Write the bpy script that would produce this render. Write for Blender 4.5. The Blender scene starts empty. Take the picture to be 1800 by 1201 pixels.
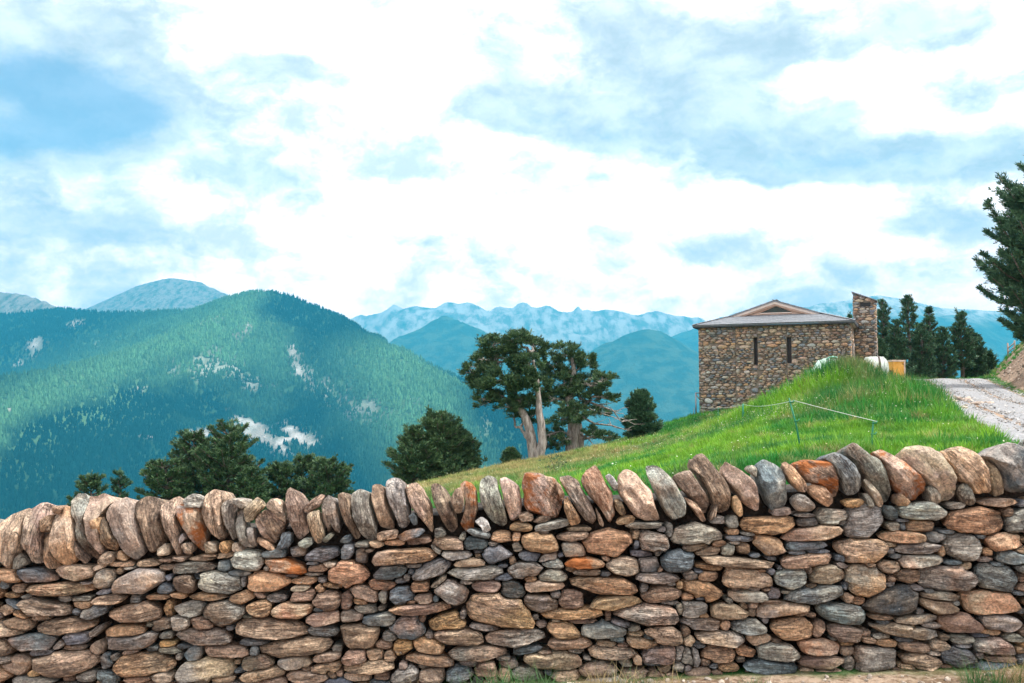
import bpy, bmesh, math, random
import numpy as np
from mathutils import Vector
R = math.radians
random.seed(7)
RNG = np.random.default_rng(11)
scene = bpy.context.scene
COL = scene.collection

# ------------------------------------------------------------------ camera
TILT = R(3.92); F = 1750.0
cam_d = bpy.data.cameras.new('camera'); cam = bpy.data.objects.new('camera', cam_d); COL.objects.link(cam)
cam_d.sensor_width = 36; cam_d.lens = 35.0; cam_d.clip_start = 0.1; cam_d.clip_end = 80000
cam.location = (0, 0, 0); cam.rotation_euler = (math.pi/2 + TILT, 0, 0)
scene.camera = cam

def ray(px, py):
    a = (px-900.0)/F; b = (600.5-py)/F
    return np.array([a, math.cos(TILT)-b*math.sin(TILT), math.sin(TILT)+b*math.cos(TILT)])
def P(px, py, Y):
    d = ray(px, py); return d*(Y/d[1])
def project(V):
    V = np.asarray(V); c = V[:,1]*math.cos(TILT)+V[:,2]*math.sin(TILT); u = -V[:,1]*math.sin(TILT)+V[:,2]*math.cos(TILT)
    return 900+F*V[:,0]/c, 600.5-F*u/c

# ------------------------------------------------------------------ node helpers
class NT:
    def __init__(s, tree): s.t = tree; s.n = tree.nodes; s.l = tree.links
    def new(s, typ, **kw):
        n = s.n.new(typ)
        for k, v in kw.items(): setattr(n, k, v)
        return n
    def link(s, a, b): s.l.new(a, b)
    def setv(s, sock, v):
        if hasattr(v, 'is_linked') or isinstance(v, bpy.types.NodeSocket): s.l.new(v, sock)
        else: sock.default_value = v
    def math(s, op, a, b=None, c=None, clamp=False):
        n = s.new('ShaderNodeMath', operation=op, use_clamp=clamp); s.setv(n.inputs[0], a)
        if b is not None: s.setv(n.inputs[1], b)
        if c is not None: s.setv(n.inputs[2], c)
        return n.outputs[0]
    def vmath(s, op, a, b=None):
        n = s.new('ShaderNodeVectorMath', operation=op); s.setv(n.inputs[0], a)
        if b is not None: s.setv(n.inputs[1], b)
        return n.outputs[0]
    def noise(s, vec, scale, detail=4, rough=.55, out='Fac', lac=2.0, dist=0.0):
        n = s.new('ShaderNodeTexNoise'); s.setv(n.inputs['Vector'], vec); n.inputs['Scale'].default_value = scale
        n.inputs['Detail'].default_value = detail; n.inputs['Roughness'].default_value = rough
        n.inputs['Lacunarity'].default_value = lac; n.inputs['Distortion'].default_value = dist
        return n.outputs[out]
    def smooth(s, v, a, b, lo=0.0, hi=1.0):
        n = s.new('ShaderNodeMapRange', interpolation_type='SMOOTHSTEP'); s.setv(n.inputs['Value'], v)
        n.inputs['From Min'].default_value = a; n.inputs['From Max'].default_value = b
        n.inputs['To Min'].default_value = lo; n.inputs['To Max'].default_value = hi
        return n.outputs[0]
    def lin(s, v, a, b, lo, hi):
        n = s.new('ShaderNodeMapRange'); s.setv(n.inputs['Value'], v)
        n.inputs['From Min'].default_value = a; n.inputs['From Max'].default_value = b
        n.inputs['To Min'].default_value = lo; n.inputs['To Max'].default_value = hi
        return n.outputs[0]
    def mix(s, fac, a, b, blend='MIX'):
        n = s.new('ShaderNodeMix', data_type='RGBA', blend_type=blend)
        s.setv(n.inputs[0], fac)
        for sock, v in ((n.inputs[6], a), (n.inputs[7], b)):
            if isinstance(v, (tuple, list)): sock.default_value = (*v[:3], 1)
            else: s.l.new(v, sock)
        return n.outputs[2]
    def attr(s, name, typ='GEOMETRY'):
        return s.new('ShaderNodeAttribute', attribute_name=name, attribute_type=typ)
    def bump(s, h, strength=.5, dist=.02):
        n = s.new('ShaderNodeBump'); n.inputs['Strength'].default_value = strength; n.inputs['Distance'].default_value = dist
        s.setv(n.inputs['Height'], h); return n.outputs[0]
    def scalevec(s, vec, xyz): return s.vmath('MULTIPLY', vec, xyz)

def material(name):
    m = bpy.data.materials.new(name); m.use_nodes = True; t = NT(m.node_tree)
    bs = m.node_tree.nodes['Principled BSDF']; bs.inputs['Roughness'].default_value = .85
    bs.inputs['Specular IOR Level'].default_value = .25
    return m, t, bs

# ------------------------------------------------------------------ world: sky and clouds
SUN_EL, SUN_AZ = R(60), R(98)          # azimuth clockwise from +Y (view direction)
world = bpy.data.worlds.new('World'); scene.world = world; world.use_nodes = True
def build_world():
    t = NT(world.node_tree); bg = t.n['Background']; bg.inputs['Strength'].default_value = 0.1
    sky = t.new('ShaderNodeTexSky', sky_type='NISHITA', sun_disc=False)
    sky.sun_elevation = SUN_EL; sky.sun_rotation = SUN_AZ; sky.altitude = 1700; sky.air_density = 1.0; sky.dust_density = .6
    tc = t.new('ShaderNodeTexCoord'); d = tc.outputs['Generated']
    sep = t.new('ShaderNodeSeparateXYZ'); t.link(d, sep.inputs[0])
    zc = t.math('ADD', t.math('MAXIMUM', sep.outputs[2], 0.0), 0.16)
    comb = t.new('ShaderNodeCombineXYZ'); t.link(t.math('DIVIDE', sep.outputs[0], zc), comb.inputs[0]); t.link(t.math('DIVIDE', sep.outputs[1], zc), comb.inputs[1])
    pl = comb.outputs[0]
    # warped direction for ragged cloud edges
    w1 = t.vmath('SUBTRACT', t.noise(d, 7.0, 6, .62, 'Color'), (.5, .5, .5))
    dw = t.vmath('ADD', d, t.scalevec(w1, (.085, .085, .05)))
    sp = t.new('ShaderNodeSeparateXYZ'); t.link(dw, sp.inputs[0])
    az = t.math('ARCTAN2', sp.outputs[0], sp.outputs[1]); el = t.math('ARCSINE', sp.outputs[2])
    blobs = [(90,130,190,95,1.15),(190,205,110,55,.75),(10,240,110,40,.6),(300,25,130,38,.3),(500,120,130,42,.62),(620,150,60,30,.3),(390,302,100,26,.55),(110,375,150,42,.62),
             (20,410,80,22,.25),(860,90,70,60,.25),(900,195,110,48,.7),(1110,70,130,90,.62),(1180,190,180,70,.72),(1360,60,120,60,.45),(1620,40,160,50,.55),(1050,240,70,28,.35),
             (1440,290,150,40,.85),(1660,270,160,40,.55),(1330,235,100,30,.35),(1280,440,110,32,.5),(1060,420,60,25,.25),(570,420,60,22,.32),(1660,390,90,30,.42),
             (1480,200,150,35,.3),(1700,180,70,25,.2),(460,470,90,18,.22),(1620,480,150,20,.3),(720,440,70,25,.15)]
    tot = None
    for (px, py, rx, ry, amp) in blobs:
        v = ray(px, py); v = v/np.linalg.norm(v)
        a0 = math.atan2(v[0], v[1]); e0 = math.asin(v[2])
        u = t.math('MULTIPLY', t.math('SUBTRACT', az, a0), F/rx*.92); w = t.math('MULTIPLY', t.math('SUBTRACT', el, e0), F/ry*.96)
        g = t.math('MULTIPLY', t.math('EXPONENT', t.math('MULTIPLY', t.math('ADD', t.math('MULTIPLY', u, u), t.math('MULTIPLY', w, w)), -1.0)), amp)
        tot = g if tot is None else t.math('ADD', tot, g)
    # everywhere: the same broken cloud cover from noise in the cloud layer
    cov = t.noise(pl, 1.15, 7, .55); det = t.noise(t.scalevec(dw, (1, 1, 2.2)), 9.0, 8, .6)
    m = t.math('ADD', tot, t.math('ADD', t.math('MULTIPLY', t.math('SUBTRACT', cov, .5), 1.3), t.math('MULTIPLY', t.math('SUBTRACT', det, .5), 1.5)))
    dark = t.smooth(m, -.02, .54)
    deep = t.smooth(m, .7, 1.4)
    puff = t.noise(t.scalevec(dw, (1, 1, 1.8)), 16.0, 6, .6)
    puff2 = t.noise(t.scalevec(dw, (1, 1, 2.0)), 5.0, 7, .58)
    pf = t.smooth(t.math('ADD', t.math('MULTIPLY', puff, .45), t.math('MULTIPLY', puff2, .55)), .38, .56)
    white = t.mix(pf, (4.3, 4.25, 4.4), (10.6, 9.7, 9.4))
    grey = t.mix(t.smooth(puff, .3, .7), (2.6, 2.85, 3.1), (4.6, 4.65, 4.8))
    cl = t.mix(dark, white, grey)
    blue = t.mix(.5, sky.outputs[0], (.5, 1.2, 1.9))
    out = t.mix(t.math('MULTIPLY', deep, .75), cl, blue)
    low = t.smooth(sep.outputs[2], .26, .0)      # the layer seen edge-on towards the horizon is brighter and warmer
    out = t.mix(1.0, out, t.mix(low, (1, 1, 1), (1.9, 1.35, 1.2)), 'MULTIPLY')
    t.link(out, bg.inputs['Color'])
build_world()
world.cycles.sampling_method = 'MANUAL'; world.cycles.sample_map_resolution = 1024

sun_d = bpy.data.lights.new('sun', 'SUN'); sun = bpy.data.objects.new('sun', sun_d); COL.objects.link(sun)
sun_d.energy = 2.2; sun_d.angle = R(10); sun_d.color = (1.0, .96, .90)
sdir = Vector((math.sin(SUN_AZ)*math.cos(SUN_EL), math.cos(SUN_AZ)*math.cos(SUN_EL), math.sin(SUN_EL)))
sun.rotation_euler = sdir.to_track_quat('Z', 'Y').to_euler(); sun.location = (0, 0, 50)

scene.view_settings.view_transform = 'Standard'; scene.view_settings.look = 'None'
scene.view_settings.exposure = 1.5; scene.view_settings.gamma = 1.0
scene.render.engine = 'CYCLES'
scene.cycles.use_denoising = True
scene.cycles.max_bounces = 6; scene.cycles.diffuse_bounces = 3; scene.cycles.volume_bounces = 0
scene.cycles.transparent_max_bounces = 8

# ------------------------------------------------------------------ numeric noise
def _hash(ix, iy, iz, seed):
    h = (ix.astype(np.int64)*374761393 + iy.astype(np.int64)*668265263 + iz.astype(np.int64)*2147483647 + seed*1274126177) & 0xffffffff
    h = ((h ^ (h >> 13))*1274126177) & 0xffffffff
    h = ((h ^ (h >> 16))*2246822519) & 0xffffffff
    return ((h ^ (h >> 15)) & 0xffffff)/float(0xffffff)
def vnoise(p, seed=0):
    p = np.asarray(p, float); i = np.floor(p); f = p-i; f = f*f*(3-2*f); i = i.astype(np.int64)
    r = 0
    for dx in (0, 1):
        wx = f[:,0] if dx else 1-f[:,0]
        for dy in (0, 1):
            wy = f[:,1] if dy else 1-f[:,1]
            for dz in (0, 1):
                wz = f[:,2] if dz else 1-f[:,2]
                r = r + wx*wy*wz*_hash(i[:,0]+dx, i[:,1]+dy, i[:,2]+dz, seed)
    return r
def fbm(p, oct=4, seed=0, gain=.5):
    p = np.asarray(p, float); a = 1.0; s = 0; tot = 0
    for k in range(oct):
        s = s + a*vnoise(p*(2.03**k)+k*17.3, seed+k); tot += a; a *= gain
    return s/tot
def xyz(x, y, z=0.0): return np.stack([np.asarray(x, float), np.asarray(y, float), np.zeros_like(np.asarray(x, float))+z], 1)

# ------------------------------------------------------------------ object helpers
def link(o, parent=None):
    COL.objects.link(o)
    if parent is not None: o.parent = parent
    return o
def mesh_obj(name, verts, faces, mat, parent=None, smooth=False, loc=None):
    me = bpy.data.meshes.new(name); me.from_pydata([tuple(v) for v in np.asarray(verts).tolist()] if isinstance(verts, np.ndarray) else verts, [], faces)
    if mat: me.materials.append(mat)
    if smooth: me.polygons.foreach_set('use_smooth', [True]*len(me.polygons))
    me.update()
    o = bpy.data.objects.new(name, me); link(o, parent)
    if loc is not None: o.location = loc
    return o
def np_mesh(name, V, Fc, mat, parent=None, smooth=False):
    """fast path: V (n,3), Fc (m,k) all faces of k corners"""
    me = bpy.data.meshes.new(name); V = np.asarray(V, np.float32); Fc = np.asarray(Fc, np.int32); k = Fc.shape[1]
    me.vertices.add(len(V)); me.vertices.foreach_set('co', V.ravel())
    me.loops.add(Fc.size); me.loops.foreach_set('vertex_index', Fc.ravel())
    me.polygons.add(len(Fc)); me.polygons.foreach_set('loop_start', np.arange(0, Fc.size, k, dtype=np.int32))
    if smooth: me.polygons.foreach_set('use_smooth', np.ones(len(Fc), bool))
    me.update(calc_edges=True); me.validate()
    if mat: me.materials.append(mat)
    o = bpy.data.objects.new(name, me); return link(o, parent)
def empty(name, loc, parent=None):
    o = bpy.data.objects.new(name, None); o.location = tuple(loc); o.empty_display_size = .2; return link(o, parent)
def tag(o, label, cat=None, group=None, kind=None):
    o['label'] = label
    if cat: o['category'] = cat
    if group: o['group'] = group
    if kind: o['kind'] = kind
    return o
def fattr(me, name, typ, data):
    a = me.attributes.new(name, typ, 'POINT')
    key = {'FLOAT': 'value', 'INT': 'value', 'FLOAT_VECTOR': 'vector', 'FLOAT_COLOR': 'color'}[typ]
    a.data.foreach_set(key, np.asarray(data, np.int32 if typ == 'INT' else np.float32).ravel())
def box_geo(x0, x1, y0, y1, z0, z1):
    v = [(x, y, z) for z in (z0, z1) for y in (y0, y1) for x in (x0, x1)]
    f = [(0,2,3,1), (4,5,7,6), (0,1,5,4), (2,6,7,3), (0,4,6,2), (1,3,7,5)]
    return v, f
class Geo:
    def __init__(s): s.v = []; s.f = []
    def add(s, v, f):
        o = len(s.v); s.v += [tuple(map(float, q)) for q in v]; s.f += [tuple(i+o for i in q) for q in f]; return s
    def box(s, *a): return s.add(*box_geo(*a))
    def obj(s, name, mat, parent=None, smooth=False): return mesh_obj(name, s.v, s.f, mat, parent, smooth)
def tube_geo(pts, rads, n=7):
    pts = [np.array(p, float) for p in pts]; v = []; f = []
    for i, p in enumerate(pts):
        d = pts[min(i+1, len(pts)-1)]-pts[max(i-1, 0)]; d = d/(np.linalg.norm(d)+1e-9)
        a = np.cross(d, [0, 0, 1.0] if abs(d[2]) < .9 else [1.0, 0, 0]); a /= np.linalg.norm(a)+1e-9; b = np.cross(d, a)
        for k in range(n):
            t = 2*math.pi*k/n; v.append(p+rads[i]*(a*math.cos(t)+b*math.sin(t)))
    for i in range(len(pts)-1):
        for k in range(n):
            f.append((i*n+k, i*n+(k+1) % n, (i+1)*n+(k+1) % n, (i+1)*n+k))
    f.append(tuple(range(n-1, -1, -1))); f.append(tuple((len(pts)-1)*n+k for k in range(n)))
    return v, f

def scatter(name, pts, rot, scl, idx, tint, protos, label, cat=None):
    """stuff: prototypes set out on points by geometry nodes"""
    pc = bpy.data.collections.new(name+'_kinds')
    for p in protos: pc.objects.link(p)
    me = bpy.data.meshes.new(name); me.vertices.add(len(pts)); me.vertices.foreach_set('co', np.asarray(pts, np.float32).ravel())
    fattr(me, 'rot', 'FLOAT_VECTOR', rot); fattr(me, 'scl', 'FLOAT_VECTOR', scl); fattr(me, 'idx', 'INT', idx)
    fattr(me, 'tint', 'FLOAT_COLOR', np.concatenate([tint, np.ones((len(tint), 1))], 1))
    o = bpy.data.objects.new(name, me); link(o)
    g = bpy.data.node_groups.new(name, 'GeometryNodeTree')
    g.interface.new_socket('Geometry', in_out='INPUT', socket_type='NodeSocketGeometry'); g.interface.new_socket('Geometry', in_out='OUTPUT', socket_type='NodeSocketGeometry')
    n = g.nodes; gi = n.new('NodeGroupInput'); go = n.new('NodeGroupOutput'); ip = n.new('GeometryNodeInstanceOnPoints'); ci = n.new('GeometryNodeCollectionInfo')
    ci.inputs['Collection'].default_value = pc; ci.inputs['Separate Children'].default_value = True; ci.inputs['Reset Children'].default_value = True
    def na(nm, dt):
        q = n.new('GeometryNodeInputNamedAttribute'); q.data_type = dt; q.inputs['Name'].default_value = nm; return q.outputs['Attribute']
    L = g.links.new
    L(gi.outputs[0], ip.inputs['Points']); L(ci.outputs[0], ip.inputs['Instance']); ip.inputs['Pick Instance'].default_value = True
    L(na('idx', 'INT'), ip.inputs['Instance Index'])
    e2r = n.new('FunctionNodeEulerToRotation'); L(na('rot', 'FLOAT_VECTOR'), e2r.inputs[0]); L(e2r.outputs[0], ip.inputs['Rotation'])
    L(na('scl', 'FLOAT_VECTOR'), ip.inputs['Scale']); L(ip.outputs[0], go.inputs[0])
    mod = o.modifiers.new('scatter', 'NODES'); mod.node_group = g
    tag(o, label, cat, kind='stuff'); return o
def proto(name, V, Fc, mat, smooth=False):
    me = bpy.data.meshes.new(name); me.from_pydata([tuple(map(float, v)) for v in V], [], [tuple(f) for f in Fc]); me.materials.append(mat)
    if smooth: me.polygons.foreach_set('use_smooth', [True]*len(me.polygons))
    me.update(); return bpy.data.objects.new(name, me)
# ------------------------------------------------------------------ mountains
VALLEY = -620.0
def seg_field(X, Y, ridges, slope, seed, amp, wl, back=1.3):
    N = len(X); best = np.full(N, -1e9); bd = np.full(N, 1e9); p = np.stack([X, Y], 1)
    for rd in ridges:
        W = np.array([P(*q) for q in rd])
        for a, b in zip(W[:-1], W[1:]):
            ab = b[:2]-a[:2]; tt = np.clip(((p-a[:2])@ab)/(ab@ab), 0, 1); c = a[:2]+tt[:,None]*ab
            d = np.hypot(p[:,0]-c[:,0], p[:,1]-c[:,1]); zr = a[2]+tt*(b[2]-a[2])
            z = zr-slope*d*np.where(p[:,1] > c[:,1], back, 1.0)*(1-.12*np.minimum(d/2500, 1))
            up = z > best; best = np.where(up, z, best); bd = np.where(up, d, bd)
    q = xyz(X/wl, Y/wl, seed*3.1); r = 1-np.abs(2*fbm(q, 5, seed)-1); g = fbm(q*2.7, 4, seed+9)
    A = amp*np.minimum(bd/350.0, 1.0)
    z = best+A*(r-.75)*1.6+A*.5*(g-.5)
    return np.maximum(z, VALLEY-40+20*g), bd
def mountain(name, label, ridges, x0, x1, y0, y1, step, slope, seed, amp, wl, mat, jag=0.0, back=1.3):
    nx = int((x1-x0)/step)+1; ny = int((y1-y0)/step)+1
    xs = np.linspace(x0, x1, nx); ys = np.linspace(y0, y1, ny); X, Y = np.meshgrid(xs, ys); X = X.ravel(); Y = Y.ravel()
    Z, bd = seg_field(X, Y, ridges, slope, seed, amp, wl, back)
    if jag: Z = Z+jag*np.exp(-bd/180.0)*(1-np.abs(2*fbm(xyz(X/330, Y/900, 5), 5, seed+3)-1)-.75)*2
    i = np.arange(nx*ny).reshape(ny, nx); Fc = np.stack([i[:-1,:-1], i[:-1,1:], i[1:,1:], i[1:,:-1]], -1).reshape(-1, 4)
    keep = (Z[Fc] > VALLEY-15).any(1); Fc = Fc[keep]
    used = np.unique(Fc); mp = np.full(nx*ny, -1); mp[used] = np.arange(len(used))
    o = np_mesh(name, np.stack([X, Y, Z], 1)[used], mp[Fc], mat, smooth=True)
    tag(o, label, kind='structure')
    return o, np.stack([X, Y, Z], 1)[used], mp[Fc]

def mountain_mat(name, forest, meadow, rock, scree, scale, rock_lo, rock_hi, steep, bd=25.0, n3s=9.0):
    m, t, bs = material(name); geo = t.new('ShaderNodeNewGeometry'); pos = geo.outputs['Position']; sp = t.new('ShaderNodeSeparateXYZ'); t.link(pos, sp.inputs[0])
    ns = t.new('ShaderNodeSeparateXYZ'); t.link(geo.outputs['Normal'], ns.inputs[0])
    n1 = t.noise(pos, scale, 7, .6); n2 = t.noise(pos, scale*5.5, 6, .62); n3 = t.noise(t.scalevec(pos, (1, .5, .25)), scale*n3s, 6, .65)
    alt = t.math('ADD', sp.outputs[2], t.math('MULTIPLY', t.math('SUBTRACT', n1, .5), 420.0))
    ra = t.smooth(alt, rock_lo, rock_hi)
    rs = t.smooth(t.math('ADD', ns.outputs[2], t.math('MULTIPLY', t.math('SUBTRACT', n2, .5), .5)), steep, steep-.16)
    veg = t.mix(t.smooth(n2, .42, .6), forest, meadow)
    veg = t.mix(t.math('MULTIPLY', t.attr('pale').outputs['Fac'], .8), veg, (.10, .19, .085))  # sunlit parts of the slope lightened in the base colour
    rk = t.mix(t.smooth(n3, .4, .62), rock, scree)
    at = t.attr('rock').outputs['Fac']
    f = t.math('MAXIMUM', t.math('MULTIPLY', ra, t.smooth(n3, .3, .52)), t.math('MAXIMUM', rs, at), clamp=True)
    t.link(t.mix(f, veg, rk), bs.inputs['Base Color']); bs.inputs['Roughness'].default_value = 1; bs.inputs['Specular IOR Level'].default_value = 0
    t.link(t.bump(t.math('ADD', t.math('MULTIPLY', n2, 1.0), t.math('MULTIPLY', n3, .7)), 1.0, bd), bs.inputs['Normal'])
    return m
MM_near = mountain_mat('forested_slope', (.012, .035, .024), (.03, .075, .04), (.26, .24, .21), (.45, .43, .40), .0022, 900, 1200, .45)
MM_grey = mountain_mat('bare_slope', (.025, .05, .035), (.09, .11, .075), (.11, .115, .105), (.19, .18, .165), .003, 150, 420, .6, 12.0)
MM_far = mountain_mat('alpine_rock', (.03, .055, .035), (.09, .12, .07), (.16, .155, .15), (.38, .37, .35), .0022, 380, 1000, .58, 8.0, 3.5)
MM_mid = mountain_mat('wooded_peak', (.025, .05, .03), (.06, .09, .05), (.24, .23, .21), (.45, .44, .41), .0014, 820, 1100, .55)

ridge_main = [(-500,575,5600),(-150,560,5500),(0,553,5350),(110,542,5200),(150,546,5100),(200,549,5000),(270,547,4900),(340,544,4800),(375,533,4700),(400,524,4650),(430,515,4560),(460,511,4500),(485,513,4460),(510,519,4420),(540,531,4340),(565,542,4280),(600,566,4150),(640,592,4000),(700,622,3800),(790,664,3500),(880,722,3200),(940,792,3000),(1000,870,2800)]
ridge_spur = [(455,514,4470),(425,540,4250),(330,572,3950),(230,612,3650),(130,640,3350),(0,660,3050),(-200,715,2700)]
ridge_rib = [(500,519,4420),(525,590,4050),(565,672,3650),(600,760,3250),(615,850,2850)]
ridge_rib2 = [(600,568,4150),(690,650,3700),(745,740,3250),(770,830,2900)]
near_mt, NV, NF = mountain('forested_mountain', 'forested mountain across the valley with rounded dark summit and pale scree patches', [ridge_main, ridge_spur, ridge_rib, ridge_rib2],
                       -3600, 900, 1500, 6600, 24, .60, 3, 125, 480, MM_near, back=1.1)
mountain('bare_hill', 'grey rounded hill with scattered trees left of the forested mountain', [[(-600,560,6400),(-250,525,6300),(-60,512,6200),(0,512,6200),(40,515,6100),(80,529,6000),(110,542,5900),(160,566,5800)]],
         -5200, -1900, 5000, 7400, 40, .7, 8, 60, 500, MM_grey)
mountain('distant_peak', 'pale distant pyramid peak rising behind the forested ridge', [[(60,600,9600),(155,546,9300),(200,521,9150),(250,498,9000),(285,489,9000),(303,486,9000),(345,492,9000),(380,508,8900),(415,523,8800),(480,560,8700)]],
         -6200, -1300, 7400, 10600, 60, .62, 12, 70, 900, MM_grey)
mountain('rocky_range', 'far jagged grey rocky range on the skyline with pale scree', [[(560,585,12600),(610,561,12800),(640,558,13000),(665,553,13000),(690,540,13000),(705,537,13000),(725,532,13000),(745,535,13000),(765,541,13000),(785,533,13000),(800,534,13000),(830,537,13000),(860,541,13000),(885,536,13000),(905,541,13000),(922,535,13000),(940,543,13000),(975,541,13000),(995,540,13000),(1030,545,13000),(1060,547,13000),(1100,549,13000),(1150,549,13000),(1200,556,13000),(1260,566,13000),(1330,575,13000)],
         [(690,541,12950),(665,600,12000),(640,650,11200)], [(785,534,12950),(800,590,12200),(830,640,11300)], [(922,536,12950),(950,600,12000),(985,650,11000)], [(1060,548,12950),(1080,600,12200),(1100,650,11300)]],
         -3600, 4600, 9600, 14600, 60, .62, 21, 190, 900, MM_far, jag=110)
mountain('pyramid_spur', 'hazy blue pyramid shaped spur below the rocky range', [[(650,660,9800),(700,612,9600),(740,577,9400),(765,560,9250),(781,552,9200),(815,566,9050),(860,588,8800),(930,640,8400),(1010,705,8000)], [(781,553,9200),(760,620,8600),(750,690,8000)]],
         -2600, 1500, 6400, 10600, 50, .62, 31, 120, 700, MM_mid)
mountain('wooded_dome', 'smooth blue wooded dome between the pines and the stone house', [[(980,690,8100),(1030,632,8100),(1065,602,8050),(1100,588,8000),(1135,578,8000),(1165,583,8000),(1195,602,7900),(1225,635,7800),(1280,700,7500),(1340,760,7300)]],
         -700, 3600, 5600, 9200, 50, .66, 41, 60, 800, MM_mid)
mountain('distant_plateau', 'broad pale blue plateau mountain behind the stone chimney', [[(1130,640,11200),(1200,585,11200),(1250,562,11100),(1290,549,11000),(1350,545,11000),(1430,538,11000),(1437,533,11000),(1470,530,11000),(1505,525,11000),(1540,518,11000),(1590,526,11000),(1650,541,11000),(1750,546,11000),(1900,551,11000),(2150,565,11000)]],
         700, 9200, 8600, 12600, 70, .5, 51, 130, 900, MM_mid)
# valley floor out to the horizon
def valley():
    xs = np.linspace(-15000, 15000, 121); ys = np.concatenate([np.linspace(-3500, 60, 16), np.linspace(140, 3000, 30), np.linspace(3300, 16800, 46)])
    X, Y = np.meshgrid(xs, ys); X = X.ravel(); Y = Y.ravel()
    s = np.clip((Y-60)/1500, 0, 1); s = s*s*(3-2*s)
    Z = -45+(VALLEY+45-25)*s+np.clip(-X/3000, -1, 1)*-60*(1-s)+25*(fbm(xyz(X/800, Y/800), 4, 5)-.5)
    Z = np.where(Y < 130, np.minimum(Z, -42), Z)
    nx = len(xs); ny = len(ys); i = np.arange(nx*ny).reshape(ny, nx); Fc = np.stack([i[:-1,:-1], i[:-1,1:], i[1:,1:], i[1:,:-1]], -1).reshape(-1, 4)
    tag(np_mesh('valley_ground', np.stack([X, Y, Z], 1), Fc, MM_mid, smooth=True), 'deep wooded valley floor between the meadow and the mountains', kind='structure')
valley()

# bare ground on the near mountain: screes and crags where the photograph has them, then trees everywhere else
npx, npy = project(NV)
rock = np.zeros(len(NV)); pale = np.zeros(len(NV))
wob = fbm(xyz(NV[:,0]/70, NV[:,1]/70, NV[:,2]/70), 4, 77)-.5
wob2 = fbm(xyz(NV[:,0]/160, NV[:,1]/160, NV[:,2]/160), 3, 78)-.5
for (cx, cy, rx, ry, a, s) in [(442,755,42,14,-32,1),(482,778,28,12,-22,1),(522,766,36,15,-28,1),(352,761,22,7,0,1),(505,793,14,5,-30,.9),(520,630,11,34,18,.9),(545,670,10,24,14,.8),(575,690,7,22,12,.8),(365,640,34,26,20,.36),(410,650,24,20,0,.36),(445,672,18,14,0,.45),
                               (432,580,8,16,-20,.8),(415,592,6,10,0,.8),(375,563,22,7,15,.5),(14,716,15,6,30,.9),(62,606,14,14,35,.75),(30,640,30,3,3,.7),(60,625,20,4,10,.6),(245,680,4,7,0,.8),(250,770,4,5,0,.7),(265,766,4,5,0,.7),(612,712,20,30,30,.35),(660,730,22,30,30,.3),(135,570,16,7,10,.5),(175,605,14,6,0,.4),(310,650,8,20,0,.4),(480,680,10,8,0,.5),(407,720,5,8,0,.6),(730,715,10,22,25,.4),(850,745,8,22,20,.4)]:
    c, sn = math.cos(R(a)), math.sin(R(a)); dx = npx-cx; dy = npy-cy
    u = (dx*c-dy*sn)/rx; v = (dx*sn+dy*c)/ry; d = np.sqrt(u*u+v*v)+wob*1.5
    rock = np.maximum(rock, s*np.clip((1.15-d)*3, 0, 1))
rock = np.clip(rock*(1+wob2*1.6), 0, 1)
fattr(near_mt.data, 'rock', 'FLOAT', rock)
def paler(px, py, w=0.0):     # painted sunlight: paler tint along the front spur and down the far flank
    a = np.exp(-((py-(745-.43*px)-w*170)/78.0)**2)*np.clip((500-px)/60, 0, 1); b = np.exp(-((px-720-.45*(py-680)-w*170)/120.0)**2)*np.clip((py-575)/50, 0, 1); c = .8*np.exp(-((px-470-w*60)/60.0)**2-((py-600)/70.0)**2)
    return np.clip(np.maximum(np.maximum(a, b), c), 0, 1)
fattr(near_mt.data, 'pale', 'FLOAT', paler(npx, npy, wob2))
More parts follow.
